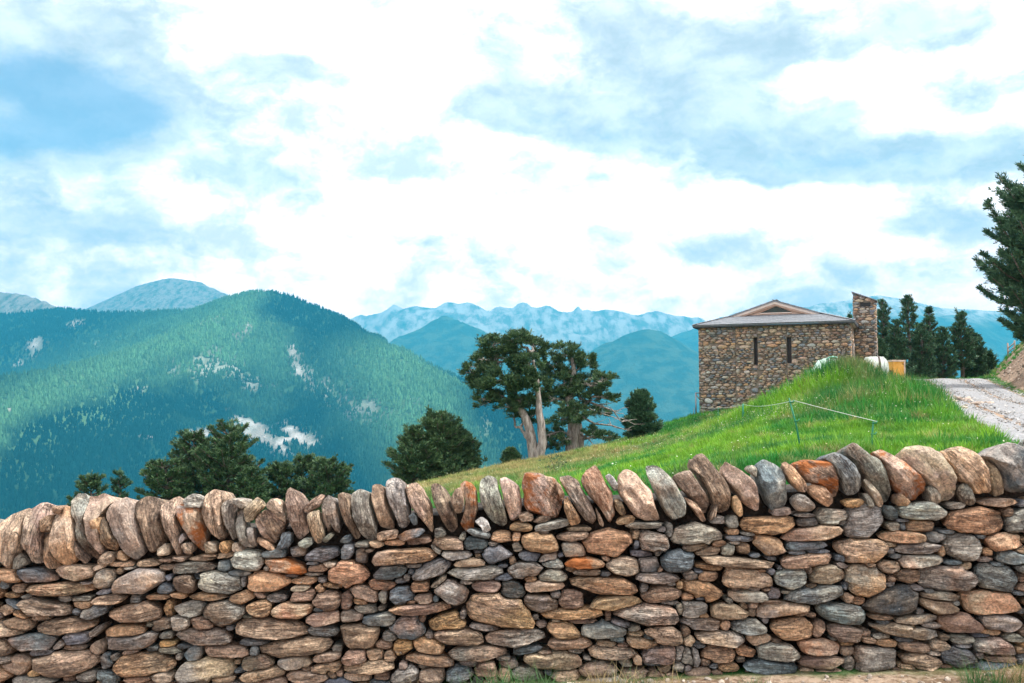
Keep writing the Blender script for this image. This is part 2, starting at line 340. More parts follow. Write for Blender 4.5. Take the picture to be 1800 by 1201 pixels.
def forest():
    m, t, bs = material('conifer_far'); bs.inputs['Roughness'].default_value = 1; bs.inputs['Specular IOR Level'].default_value = 0
    t.link(t.attr('tint', 'INSTANCER').outputs['Color'], bs.inputs['Base Color'])
    protos = []
    for k in range(4):
        rg = np.random.default_rng(40+k); V = []; Fc = []
        for (z0, z1, r) in ((.05, .55, .30), (.3, .8, .23), (.58, 1.0, .14)):
            n = 6; o = len(V)
            for q in range(n):
                a = 2*math.pi*q/n+rg.uniform(-.3, .3); rr = r*rg.uniform(.7, 1.25); V.append((rr*math.cos(a), rr*math.sin(a), z0+rg.uniform(-.05, .05)))
            V.append((rg.uniform(-.03, .03), rg.uniform(-.03, .03), z1))
            Fc += [(o+q, o+(q+1) % n, o+n) for q in range(n)]
        protos.append(proto('far_conifer', V, Fc, m))
    tri = NV[NF]; cen = tri.mean(1); px, py = project(cen)
    nrm = np.cross(tri[:,2]-tri[:,0], tri[:,3]-tri[:,1]); area = np.linalg.norm(nrm, axis=1)/2
    facing = (nrm*-cen).sum(1)*np.sign(nrm[:,2]) > 0
    vis = (px > -120) & (px < 1060) & (py < 930) & (cen[:,2] > VALLEY+5) & (facing | (np.random.default_rng(3).random(len(cen)) < .2))
    idx = np.where(vis)[0]
    rg = np.random.default_rng(5); N = 110000
    w = area[idx]/np.linalg.norm(cen[idx], axis=1)**1.2; pick = rg.choice(idx, N, p=w/w.sum())
    a, b = rg.random(N), rg.random(N)
    pt = (tri[pick,0]*((1-a)*(1-b))[:,None]+tri[pick,1]*(a*(1-b))[:,None]+tri[pick,2]*(a*b)[:,None]+tri[pick,3]*((1-a)*b)[:,None])
    rk = rock[NF[pick]].mean(1); dens = fbm(xyz(pt[:,0]/130, pt[:,1]/130, pt[:,2]/130), 4, 55)
    keep = (rg.random(N) > rk*1.5) & (rg.random(N) < .5+1.6*(dens-.3))
    pt = pt[keep]; dens = dens[keep]; px, py = project(pt); n = len(pt)
    # stand tones by noise, plus sunlit spurs and cloud-shaded bowls painted into the tint
    kind = fbm(xyz(pt[:,0]/420, pt[:,1]/420, pt[:,2]/420), 4, 91)
    spur = paler(px, py, kind-.5)
    k = np.clip((kind-.5)*1.6+spur*1.25-.2, 0, 1)[:,None]
    tint = np.array([.006, .026, .020])*(1-k)+np.array([.10, .22, .10])*k
    tint = tint*rg.uniform(.65, 1.35, (n, 1))
    h = rg.uniform(11, 21, n); wd = h*rg.uniform(.8, 1.25, n)
    scatter('forest', pt-[0, 0, .8], np.stack([np.zeros(n), np.zeros(n), rg.uniform(0, 6.28, n)], 1), np.stack([wd, wd, h], 1), rg.integers(0, 4, n), tint, protos,
            'dense conifer wood covering the near mountain slopes')
forest()
# ------------------------------------------------------------------ near terrain
def road_z(y): return -.55+.0594*(y-14)
ROAD_L = [(5.4, 9.0), (6.5, 12.0), (7.5, 15.2), (9.0, 19.6), (12.2, 28.8), (17.1, 43.0), (18.6, 47.0), (21, 55)]
ROAD_R = [(9.0, 9.0), (9.8, 12.0), (10.6, 15.2), (12.0, 19.6), (14.8, 28.8), (20.6, 43.0), (22.3, 47.0), (25, 55)]
ctrl = [(-3.5,0,-1.78),(0,0,-1.6),(4,0,-1.5),(0,-6,-1.6),(-9,0,-2.6),(9,0,-.9),(-8,6.1,-2.6),(-3.4,6.1,-2.0),(-1.5,6.1,-1.78),(0,6.1,-1.63),(1.5,6.1,-1.58),(3.3,6.1,-1.53),(6,6.1,-1.15),
        (-8,20,-3.4),(-13,45,-7.4),(-25,45,-13),(-8,36,-4.2),(-25,20,-8),(-6,60,-10),(5,60,-7),(12,70,-9),(-20,80,-24),(0,100,-32),(25,100,-20),(-40,100,-40),(-45,10,-12),(40,100,-20),(-45,-6,-10),(40,-6,2.5),(45,50,5),(-20,60,-16),
        (20,20,.1),(30,40,1.6),(30,60,1.4),(22,56,1.0),(27,72,-3),(16,62,-1.5),(10,51,-.6),(13,46.5,.1),(15.5,45.5,.5),(18,52,.9),(14.5,38.5,.6)]
for (x, y) in ROAD_L[1:-1]+ROAD_R[1:-1]: ctrl.append((x, y, road_z(y)))
for q in [(1150,838,15),(1300,806,13.5),(1450,798,12.6),(1000,838,24),(850,852,27),(740,853,35),(930,813,40),(1050,791,41),(1130,771,43),(1231,729,47.2),(1300,757,25),(1300,738,40),(1345,724,38.5),(1400,728,29),(1400,709,35),(1250,792,19),(1150,790,31),
          (1480,652,31),(1515,652,31.5),(1440,674,32),(1415,694,33),(1540,666,32.5),(1562,692,31),(1594,699,31),(1578,690,34),(1540,705,25.5),(1600,742,19.5)]:
    ctrl.append(tuple(P(*q)))
C = np.array(ctrl)
def _tps(r2): return np.where(r2 > 1e-9, r2*np.log(r2+1e-12), 0)
_n = len(C); _A = np.zeros((_n+3, _n+3)); _d = ((C[:,None,:2]-C[None,:,:2])**2).sum(-1)
_A[:_n,:_n] = _tps(_d)+np.eye(_n)*.8; _A[:_n,_n] = 1; _A[:_n,_n+1:] = C[:,:2]; _A[_n,:_n] = 1; _A[_n+1:,:_n] = C[:,:2].T
_w = np.linalg.solve(_A, np.concatenate([C[:,2], np.zeros(3)]))
TOE = np.array([(9.4,6),(10.3,11),(11.3,15.2),(12.6,19.6),(15.2,28.8),(18.2,36),(21.6,44),(23.4,48),(26.5,56),(34,70)])
def toe_dist(x, y):
    xt = np.interp(y, TOE[:,1], TOE[:,0]); return (x-xt)*.9
def road_u(x, y):
    l = np.interp(y, [q[1] for q in ROAD_L], [q[0] for q in ROAD_L]); r = np.interp(y, [q[1] for q in ROAD_R], [q[0] for q in ROAD_R])
    return (x-l)/(r-l)
def ground(x, y, rough=True):
    x = np.atleast_1d(np.asarray(x, float)); y = np.atleast_1d(np.asarray(y, float)); z = np.empty(len(x))
    for s in range(0, len(x), 20000):
        a = x[s:s+20000]; b = y[s:s+20000]; r2 = (a[:,None]-C[None,:,0])**2+(b[:,None]-C[None,:,1])**2
        z[s:s+20000] = _tps(r2)@_w[:_n]+_w[_n]+_w[_n+1]*a+_w[_n+2]*b
    ru = road_u(x, y); onr = np.clip(1-np.maximum(np.abs(ru-.5)-.5, 0)*3, 0, 1)*((y > 8) & (y < 48))
    z = z*(1-onr)+road_z(y)*onr
    d = toe_dist(x, y); q = fbm(xyz(x/2.3, y/2.3), 4, 31)
    z = z+np.clip(d, 0, 4.5)*.98*(.8+.4*q)*np.clip((y-4)/5, 0, 1)
    if rough: z = z+(fbm(xyz(x/1.4, y/1.4), 4, 21)-.5)*.22*(1-onr*.8)*np.clip((np.abs(y-6.1)-.8)/2+.25, .25, 1)
    return z
def ground_hit(px, py, y0=8.0, y1=90.0):
    d = ray(px, py); Y = np.linspace(y0, y1, 1200); x = d[0]/d[1]*Y; z = d[2]/d[1]*Y; g = ground(x, Y)
    i = np.argmax(g > z) if (g > z).any() else len(Y)-1
    return np.array([x[i], Y[i], g[i]])

def soil_mat():
    m, t, bs = material('meadow_soil'); g = t.new('ShaderNodeNewGeometry'); pos = g.outputs['Position']
    a = t.attr('bare').outputs['Fac']
    n = t.noise(pos, 3.0, 6, .6); n2 = t.noise(pos, 22.0, 5, .6); n3 = t.noise(pos, .5, 4, .5)
    grass = t.mix(t.smooth(n, .35, .65), (.014, .075, .014), (.05, .14, .022))
    strat = t.noise(t.scalevec(pos, (.5, .5, 1.6)), 2.2, 6, .65)
    soil = t.mix(t.smooth(t.math('ADD', n2, t.math('MULTIPLY', t.math('SUBTRACT', strat, .5), .9)), .36, .64), (.16, .105, .07), (.36, .27, .20))
    t.link(t.mix(t.smooth(t.math('ADD', a, t.math('MULTIPLY', t.math('SUBTRACT', n, .5), .6)), .35, .6), grass, soil), bs.inputs['Base Color'])
    t.link(t.bump(t.math('ADD', t.math('MULTIPLY', n2, .5), n), .9, .08), bs.inputs['Normal']); bs.inputs['Roughness'].default_value = 1; bs.inputs['Specular IOR Level'].default_value = .1
    return m
def near_ground():
    xs = np.arange(-46, 46.01, .4); ys = np.concatenate([np.arange(-8, 56, .36), np.arange(56, 120.1, 1.2)]); X, Y = np.meshgrid(xs, ys); X = X.ravel(); Y = Y.ravel(); Z = ground(X, Y)
    Z = Z-np.clip((Y-95)/25, 0, 1)*25-np.clip((np.abs(X)-38)/8, 0, 1)**2*30*np.where(X < 0, 1, .2)
    nx = len(xs); ny = len(ys); i = np.arange(nx*ny).reshape(ny, nx); Fc = np.stack([i[:-1,:-1], i[:-1,1:], i[1:,1:], i[1:,:-1]], -1).reshape(-1, 4)
    o = np_mesh('meadow_ground', np.stack([X, Y, Z], 1), Fc, soil_mat(), smooth=True)
    ru = road_u(X, Y); d = toe_dist(X, Y)
    bare = np.clip(1-np.abs(ru-.5)/.62, 0, 1)*4*(Y > 8)*(Y < 60)+np.clip(d*2+.4, 0, 1)*np.clip(1.6-(d-3.2)*.5, 0, 1)*(Y > 9)
    bare = np.maximum(bare, np.clip((6.6-Y)/1.0, 0, 1)*(Y > -9)*.9)
    bare = np.maximum(bare, .75*np.exp(-((X-P(1625,700,28)[0])/1.0)**2-((Y-27.5)/2.5)**2)); bare = np.maximum(bare, .6*np.exp(-((X-8.2)/.5)**2-((Y-19.2)/1.6)**2)); bare = np.maximum(bare, .5*np.exp(-((X-6.9)/.35)**2-((Y-16)/1.0)**2))
    fattr(o.data, 'bare', 'FLOAT', np.clip(bare, 0, 1)); tag(o, 'sloping green meadow and bare earth behind and before the dry stone wall', kind='structure')
near_ground()
def gravel_mat():
    m, t, bs = material('grey_gravel'); g = t.new('ShaderNodeNewGeometry'); pos = g.outputs['Position']
    v = t.new('ShaderNodeTexVoronoi'); t.link(pos, v.inputs['Vector']); v.inputs['Scale'].default_value = 16
    n = t.noise(pos, .9, 4, .6); n2 = t.noise(pos, 9, 5, .7)
    c = t.mix(t.smooth(n2, .3, .7), (.20, .205, .215), (.42, .425, .44)); c = t.mix(t.math('MULTIPLY', t.smooth(n, .5, .72), .45), c, (.30, .25, .19))
    c = t.mix(t.lin(v.outputs['Distance'], 0, .8, 0, .35), c, (.12, .12, .12))
    t.link(c, bs.inputs['Base Color']); t.link(t.bump(t.math('ADD', n2, v.outputs['Distance']), .8, .04), bs.inputs['Normal']); bs.inputs['Roughness'].default_value = .95
    return m
def road():
    ys = np.arange(8, 55, .35); us = np.linspace(-.06, 1.06, 19); V = []
    for y in ys:
        l = np.interp(y, [q[1] for q in ROAD_L], [q[0] for q in ROAD_L]); r = np.interp(y, [q[1] for q in ROAD_R], [q[0] for q in ROAD_R])
        jl = .35*(vnoise(np.array([[y*.8, 3, 1]]), 5)[0]-.5); jr = .3*(vnoise(np.array([[y*.8, 9, 1]]), 6)[0]-.5)
        for u in us: V.append((l+(r-l)*u+jl*(1-u)+jr*u, y))
    V = np.array(V); ru = road_u(V[:,0], V[:,1]); z = ground(V[:,0], V[:,1])
    z = z+.045-.10*np.clip((np.abs(ru-.5)-.47)/.1, 0, 1)-.05*(np.exp(-((ru-.27)/.1)**2)+np.exp(-((ru-.73)/.1)**2))
    nx = len(us); ny = len(ys); i = np.arange(nx*ny).reshape(ny, nx); Fc = np.stack([i[:-1,:-1], i[:-1,1:], i[1:,1:], i[1:,:-1]], -1).reshape(-1, 4)
    gm = gravel_mat(); tag(np_mesh('gravel_road', np.concatenate([V, z[:,None]], 1), Fc, gm, smooth=True), 'grey gravel track climbing past the grassy mound', kind='structure')
    # loose stones on it
    ps = []
    for k in range(3):
        bm = bmesh.new(); bmesh.ops.create_icosphere(bm, subdivisions=1, radius=.5)
        rg = np.random.default_rng(k)
        for v in bm.verts: v.co *= rg.uniform(.7, 1.15); v.co.z *= .6
        ps.append(proto('loose_stone', [v.co[:] for v in bm.verts], [[v.index for v in f.verts] for f in bm.faces], PEB)); bm.free()
    rg = np.random.default_rng(9); N = 9000; y = 9+46*rg.random(N)**1.6; u = rg.uniform(-.08, 1.12, N)
    x = np.interp(y, [q[1] for q in ROAD_L], [q[0] for q in ROAD_L])*(1-u)+np.interp(y, [q[1] for q in ROAD_R], [q[0] for q in ROAD_R])*u
    s = .02+.05*rg.random(N)**3; g = rg.uniform(.16, .5, (N, 1))*np.array([1, .97, .93])
    # spoil on the bank, at the verge and at the foot of the wall
    M = 5200; y2 = rg.uniform(14, 52, M); d2 = rg.random(M)**.8*4; x2 = np.interp(y2, TOE[:,1], TOE[:,0])+d2/.9; s2 = .03+.16*rg.random(M)**4
    g2 = rg.uniform(.18, .5, (M, 1))*np.array([1, .8, .64])
    K = 900; x3 = rg.uniform(-4, 4.5, K); y3 = 6.0-rg.random(K)**1.5*1.6; s3 = .012+.05*rg.random(K)**3; g3 = rg.uniform(.2, .5, (K, 1))*np.array([1, .85, .7])
    Q = 260; x4 = P(1622,700,28)[0]+rg.normal(0, .55, Q); y4 = 27.5+rg.normal(0, 1.7, Q); s4 = .05+.22*rg.random(Q)**3; g4 = rg.uniform(.3, .55, (Q, 1))*np.array([1, .82, .68])
    X = np.concatenate([x, x2, x3, x4]); Y = np.concatenate([y, y2, y3, y4]); S = np.concatenate([s, s2, s3, s4]); G = np.concatenate([g, g2, g3, g4]); n = len(X)
    Z = ground(X, Y)+S*.12+np.where(np.arange(n) < N, .03, 0)
    scatter('loose_stones', np.stack([X, Y, Z], 1), rg.uniform(0, 6.28, (n, 3))*[.1, .1, 1], np.stack([S]*3, 1)*rg.uniform(.7, 1.4, (n, 3)), rg.integers(0, 3, n), G, ps, 'loose stones strewn over the track, the bank and the wall foot')
def peb_mat():
    m, t, bs = material('pebble'); t.link(t.attr('tint', 'INSTANCER').outputs['Color'], bs.inputs['Base Color']); return m
PEB = peb_mat()
road()
# ------------------------------------------------------------------ stones
PAL = {'T': (.53,.40,.29), 'O': (.60,.39,.235), 'Q': (.66,.43,.20), 'Y': (.65,.54,.41), 'G': (.39,.38,.345), 'S': (.20,.245,.28), 'D': (.07,.10,.115), 'L': (.54,.56,.52),
       'B': (.31,.23,.175), 'R': (.52,.37,.28), 'P': (.60,.46,.385)}
def stone_mat():
    m, t, bs = material('field_stone'); v = t.attr('rco').outputs['Vector']; ca = t.attr('col'); c2 = t.attr('col2').outputs['Color']
    big = t.noise(v, 3.2, 5, .6); mid = t.noise(v, 13.0, 6, .65); fine = t.noise(v, 75.0, 4, .7)
    st = t.noise(t.scalevec(v, (5.5, 12.0, 34.0)), 1.0, 7, .62, dist=.35)
    st2 = t.noise(t.scalevec(v, (10.0, 20.0, 90.0)), 1.0, 5, .65, dist=.3)
    c = t.mix(t.smooth(big, .38, .62), ca.outputs['Color'], c2)
    sa_ = t.attr('col2').outputs['Alpha']
    c = t.mix(sa_, c, t.mix(t.smooth(st, .30, .70), (.50, .48, .48), (1.30, 1.27, 1.22)), 'MULTIPLY')
    grit = t.noise(v, 34.0, 5, .75)
    c = t.mix(.6, c, t.mix(t.smooth(grit, .36, .64), (.58, .57, .58), (1.38, 1.36, 1.33)), 'MULTIPLY')
    c = t.mix(.55, c, t.mix(t.smooth(mid, .28, .72), (.66, .65, .66), (1.28, 1.26, 1.24)), 'MULTIPLY')
    c = t.mix(.9, c, t.mix(t.smooth(fine, .28, .72), (.60, .60, .60), (1.36, 1.36, 1.36)), 'MULTIPLY')
    # wavy bedding cracks
    def cracks(sc, w, seed):
        q = t.noise(t.vmath('ADD', t.scalevec(v, sc), (seed, seed, seed)), 1.0, 4, .55, dist=.5); return t.smooth(t.math('ABSOLUTE', t.math('SUBTRACT', q, .5)), w, w*.25)
    ck = t.math('MAXIMUM', cracks((2.6, 6.0, 17.0), .020, 3.0), t.math('MULTIPLY', cracks((5.0, 12.0, 42.0), .030, 9.0), .7))
    ck = t.math('MULTIPLY', ck, t.smooth(sa_, .3, .75))
    c = t.mix(t.math('MULTIPLY', ck, .62), c, (.08, .065, .055))
    # iron staining, crust lichens
    c = t.mix(t.math('MULTIPLY', t.smooth(t.noise(v, 7.0, 5, .7), .58, .72), .28), c, (.40, .21, .09))
    lw = t.math('MAXIMUM', t.math('MULTIPLY', t.smooth(t.noise(v, 14.0, 6, .78), .62, .68), .8), t.smooth(t.noise(v, 42.0, 4, .7), .655, .70))
    c = t.mix(t.math('MULTIPLY', lw, .55), c, (.66, .64, .59))
    lo = t.math('MULTIPLY', t.smooth(t.noise(v, 5.5, 6, .7), .43, .55), ca.outputs['Alpha'])
    c = t.mix(lo, c, (.52, .17, .045))
    # dirt in the open bedding cracks
    c = t.mix(t.math('MULTIPLY', t.smooth(st2, .40, .27), sa_), c, (.075, .06, .05))
    c = t.mix(t.smooth(t.noise(v, 22.0, 6, .8), .36, .27), c, (.06, .05, .042))
    t.link(c, bs.inputs['Base Color']); bs.inputs['Roughness'].default_value = .9; bs.inputs['Specular IOR Level'].default_value = .2
    # flaky plates: cells drawn out along the bedding, each at its own level
    def plates(sc, rnd=1.0):
        vo = t.new('ShaderNodeTexVoronoi'); vo.inputs['Scale'].default_value = 1.0; vo.inputs['Randomness'].default_value = rnd
        wv = t.vmath('ADD', v, t.scalevec(t.vmath('SUBTRACT', t.noise(v, 9.0, 4, .6, 'Color'), (.5, .5, .5)), (.10, .10, .05))); t.link(t.scalevec(wv, sc), vo.inputs['Vector'])
        sp = t.new('ShaderNodeSeparateXYZ'); t.link(vo.outputs['Color'], sp.inputs[0]); return sp.outputs[0]
    p1 = plates((5.0, 9.0, 26.0)); p2 = plates((14.0, 20.0, 60.0))
    h = t.math('ADD', t.math('MULTIPLY', t.math('ADD', t.math('MULTIPLY', st, 1.25), t.math('MULTIPLY', st2, .5)), sa_), t.math('ADD', t.math('ADD', t.math('MULTIPLY', mid, .9), t.math('MULTIPLY', grit, .75)), t.math('MULTIPLY', fine, .18)))
    h = t.math('SUBTRACT', h, t.math('MULTIPLY', ck, .55))
    h = t.math('ADD', h, t.math('ADD', t.math('MULTIPLY', p1, .55), t.math('MULTIPLY', p2, .22)))
    c = t.mix(.7, c, t.mix(p1, (.72, .72, .74), (1.22, 1.2, 1.16)), 'MULTIPLY')
    t.link(c, bs.inputs['Base Color'])
    t.link(t.bump(h, 1.0, .042), bs.inputs['Normal'])
    return m
STONE = stone_mat()

def pack(S, nang=32, limit=1.10, gap=1.0, blocked=None, seed=0, noise_amp=.10, chops=4):
    """outlines of stones laid side by side: each site (x, z, w, h, ang, n) keeps the ground nearest to it"""
    S = np.asarray(S, float); th = np.linspace(0, 2*math.pi, nang, endpoint=False); out = []
    dirs = np.stack([np.cos(th), np.sin(th)], 1); big = np.maximum(S[:,2], S[:,3])
    ca, sa = np.cos(S[:,4]), np.sin(S[:,4]); steps = np.linspace(.08, 1, 34)
    def dist(j, X, Z):
        dx = X-S[j,0]; dz = Z-S[j,1]; u = np.abs(dx*ca[j]+dz*sa[j])/(S[j,2]/2); v = np.abs(-dx*sa[j]+dz*ca[j])/(S[j,3]/2); n = S[j,5]
        return (u**n+v**n)**(1/n)
    for i in range(len(S)):
        r1 = 1.0/dist(i, S[i,0]+dirs[:,0], S[i,1]+dirs[:,1])
        nz = vnoise(np.stack([np.cos(th)*1.6+i*7.7, np.sin(th)*1.6, np.full(nang, seed+.5)], 1), seed)-.5
        nz2 = vnoise(np.stack([np.cos(th)*4+i*3.1, np.sin(th)*4, np.full(nang, seed+5.5)], 1), seed+1)-.5
        rmax = r1*(limit+noise_amp*2*nz+noise_amp*nz2)
        al = np.arctan2((-dirs[:,0]*sa[i]+dirs[:,1]*ca[i])/S[i,3], (dirs[:,0]*ca[i]+dirs[:,1]*sa[i])/S[i,2]); rc = np.random.default_rng(seed*1000+i)
        rn = np.hypot((dirs[:,0]*ca[i]+dirs[:,1]*sa[i])/(S[i,2]/2), (-dirs[:,0]*sa[i]+dirs[:,1]*ca[i])/(S[i,3]/2))
        for _ in range(chops):      # broken-off corners
            ph = rc.uniform(0, 6.283); cut = rc.uniform(.80, 1.12); co = np.cos(al-ph); rmax = np.minimum(rmax, np.where(co > .05, cut/np.maximum(co, .05)/rn, 1e9))
        rr = rmax[:,None]*steps[None]; X = S[i,0]+rr*dirs[:,:1]; Z = S[i,1]+rr*dirs[:,1:]; di = rr/r1[:,None]
        ok = np.ones_like(rr, bool)
        near = np.where((np.hypot(S[:,0]-S[i,0], S[:,1]-S[i,1]) < (big+big[i])*.62) & (np.arange(len(S)) != i))[0]
        for j in near: ok &= dist(j, X, Z) > di
        if blocked is not None: ok &= ~blocked(X, Z)
        bad = ~ok; first = np.where(bad.any(1), bad.argmax(1), len(steps)); r = np.where(first > 0, steps[np.maximum(first-1, 0)], steps[0])*rmax
        r = np.maximum(r-gap, r*.6)
        r = .8*r+.1*np.roll(r, 1)+.1*np.roll(r, -1)
        out.append(np.stack([S[i,0]+r*dirs[:,0], S[i,1]+r*dirs[:,1]], 1))
    return out
_topo = {}
def topo(nr, n):
    if (nr, n) not in _topo:
        f = []
        for r in range(nr-1):
            for k in range(n): f.append((r*n+k, r*n+(k+1) % n, (r+1)*n+(k+1) % n, (r+1)*n+k))
        c = nr*n; f += [((nr-1)*n+k, (nr-1)*n+(k+1) % n, c) for k in range(n)]
        _topo[(nr, n)] = f
    return _topo[(nr, n)]
def stone_geo(out, seed, bulge=.03, depth=.16, rings=(.99, .95, .87, .74, .58, .40, .20), rough=.012, axis=None, taper=.8, facets=5, scale=1.0, slope=(.12, .55), maxcut=.6):
    """out (n,2): x,z outline in metres (counter-clockwise).  Front faces -Y.  returns centre, verts, faces, rco"""
    rg = np.random.default_rng(seed); n = len(out); c = out.mean(0); L = out-c
    size = np.sqrt(np.abs((L[:,0]*np.roll(L[:,1], -1)-np.roll(L[:,0], -1)*L[:,1]).sum()/2)); b = min(bulge, size*.28)
    V = [np.stack([L[:,0]*taper, np.full(n, depth), L[:,1]*taper], 1), np.stack([L[:,0]*(1+taper)/2, np.full(n, depth*.55), L[:,1]*(1+taper)/2], 1), np.stack([L[:,0], np.full(n, b*.9), L[:,1]], 1)]
    p = rg.uniform(5, 12.0); tilt = rg.normal(0, .12, 2)
    for s in rings:
        V.append(np.stack([L[:,0]*s, np.full(n, -b*(1-s**p))+b*.3*(s > .9), L[:,1]*s], 1))
    V = np.concatenate(V+[np.array([[0, -b, 0]])])
    q = V[2*n:]
    for k in range(facets):
        a = rg.uniform(0, 6.28); sl = rg.uniform(*slope); off = rg.uniform(.12, .46)*size
        q[:,1] = np.maximum(q[:,1], -b+sl*((q[:,0]*math.cos(a)+q[:,2]*math.sin(a))-off))
    q[:,1] += tilt[0]*q[:,0]+tilt[1]*q[:,2]
    q[:,1] = np.minimum(q[:,1], b*.9+b*maxcut)
    V[n:2*n,1] = np.maximum(V[n:2*n,1], q[:n,1]+depth*.08); V[:n,1] = np.maximum(V[:n,1], V[n:2*n,1]+depth*.08)
    if axis is None:
        w, e = np.linalg.eigh(np.cov(L.T)); axis = math.atan2(e[1,1], e[0,1])
    ca, sa = math.cos(axis), math.sin(axis); u = q[:,0]*ca+q[:,2]*sa; v = -q[:,0]*sa+q[:,2]*ca; off = rg.uniform(-50, 50, 3)
    pn = np.stack([u*6, q[:,1]*6, v*28], 1)+off
    q[:,1] += rough*2*(fbm(pn, 3, seed % 97)-.5)*min(1, size/.12)+rough*1.4*(fbm(np.stack([u*16, q[:,1]*16, v*16], 1)+off, 3, seed % 89)-.5)
    nz = fbm(np.stack([V[:,0]*14, V[:,1]*14, V[:,2]*14], 1)+off, 2, seed % 83)-.5
    V[2*n:4*n,[0,2]] *= (1+.10*nz[2*n:4*n,None])
    V[:,1] *= 1
    U = np.stack([V[:,0]*ca+V[:,2]*sa, V[:,1], -V[:,0]*sa+V[:,2]*ca], 1)+off
    f = topo(3+len(rings), n)
    return c, V*scale, f, U
STRATA = [.40, .95]       # how strongly the bedding shows, chosen per stone
def colours(code, rg):
    lich = .9 if code[0] == 'R' else (.35 if 'R' in code else 0)
    a = np.array(PAL[code[0]]); b = np.array(PAL[code[1]]) if len(code) > 1 else a*.72+.28*np.array(PAL[rg.choice(list('GTBO'))])
    j = rg.uniform(1.02, 1.46); return np.append(a*j*rg.uniform(.95, 1.05, 3), lich), np.append(b*j*rg.uniform(.95, 1.05, 3), rg.uniform(*STRATA))
def stone_object(name, parent, c, V, f, U, code, y, rg, smooth=True, mat=None):
    o = mesh_obj(name, V, f, mat or STONE, parent, smooth); o.location = (c[0], y, c[1]); me = o.data; n = len(V); me.set_sharp_from_angle(angle=R(24))
    a, b = colours(code, rg); fattr(me, 'rco', 'FLOAT_VECTOR', U); fattr(me, 'col', 'FLOAT_COLOR', np.tile(a, (n, 1))); fattr(me, 'col2', 'FLOAT_COLOR', np.tile(b, (n, 1)))
    return o
class Stuff:
    def __init__(s): s.V = []; s.f = []; s.U = []; s.a = []; s.b = []; s.o = 0
    def add(s, c, V, f, U, code, y, rg):
        W = V+np.array([c[0], y, c[1]]); a, b = colours(code, rg); n = len(V); s.V.append(W); s.f += [tuple(i+s.o for i in q) for q in f]; s.o += n
        s.U.append(U); s.a.append(np.tile(a, (n, 1))); s.b.append(np.tile(b, (n, 1)))
    def obj(s, name, parent, smooth=True):
        o = mesh_obj(name, np.concatenate(s.V), s.f, STONE, parent, smooth); me = o.data
        fattr(me, 'rco', 'FLOAT_VECTOR', np.concatenate(s.U)); fattr(me, 'col', 'FLOAT_COLOR', np.concatenate(s.a)); fattr(me, 'col2', 'FLOAT_COLOR', np.concatenate(s.b))
        o['kind'] = 'stuff'; return o

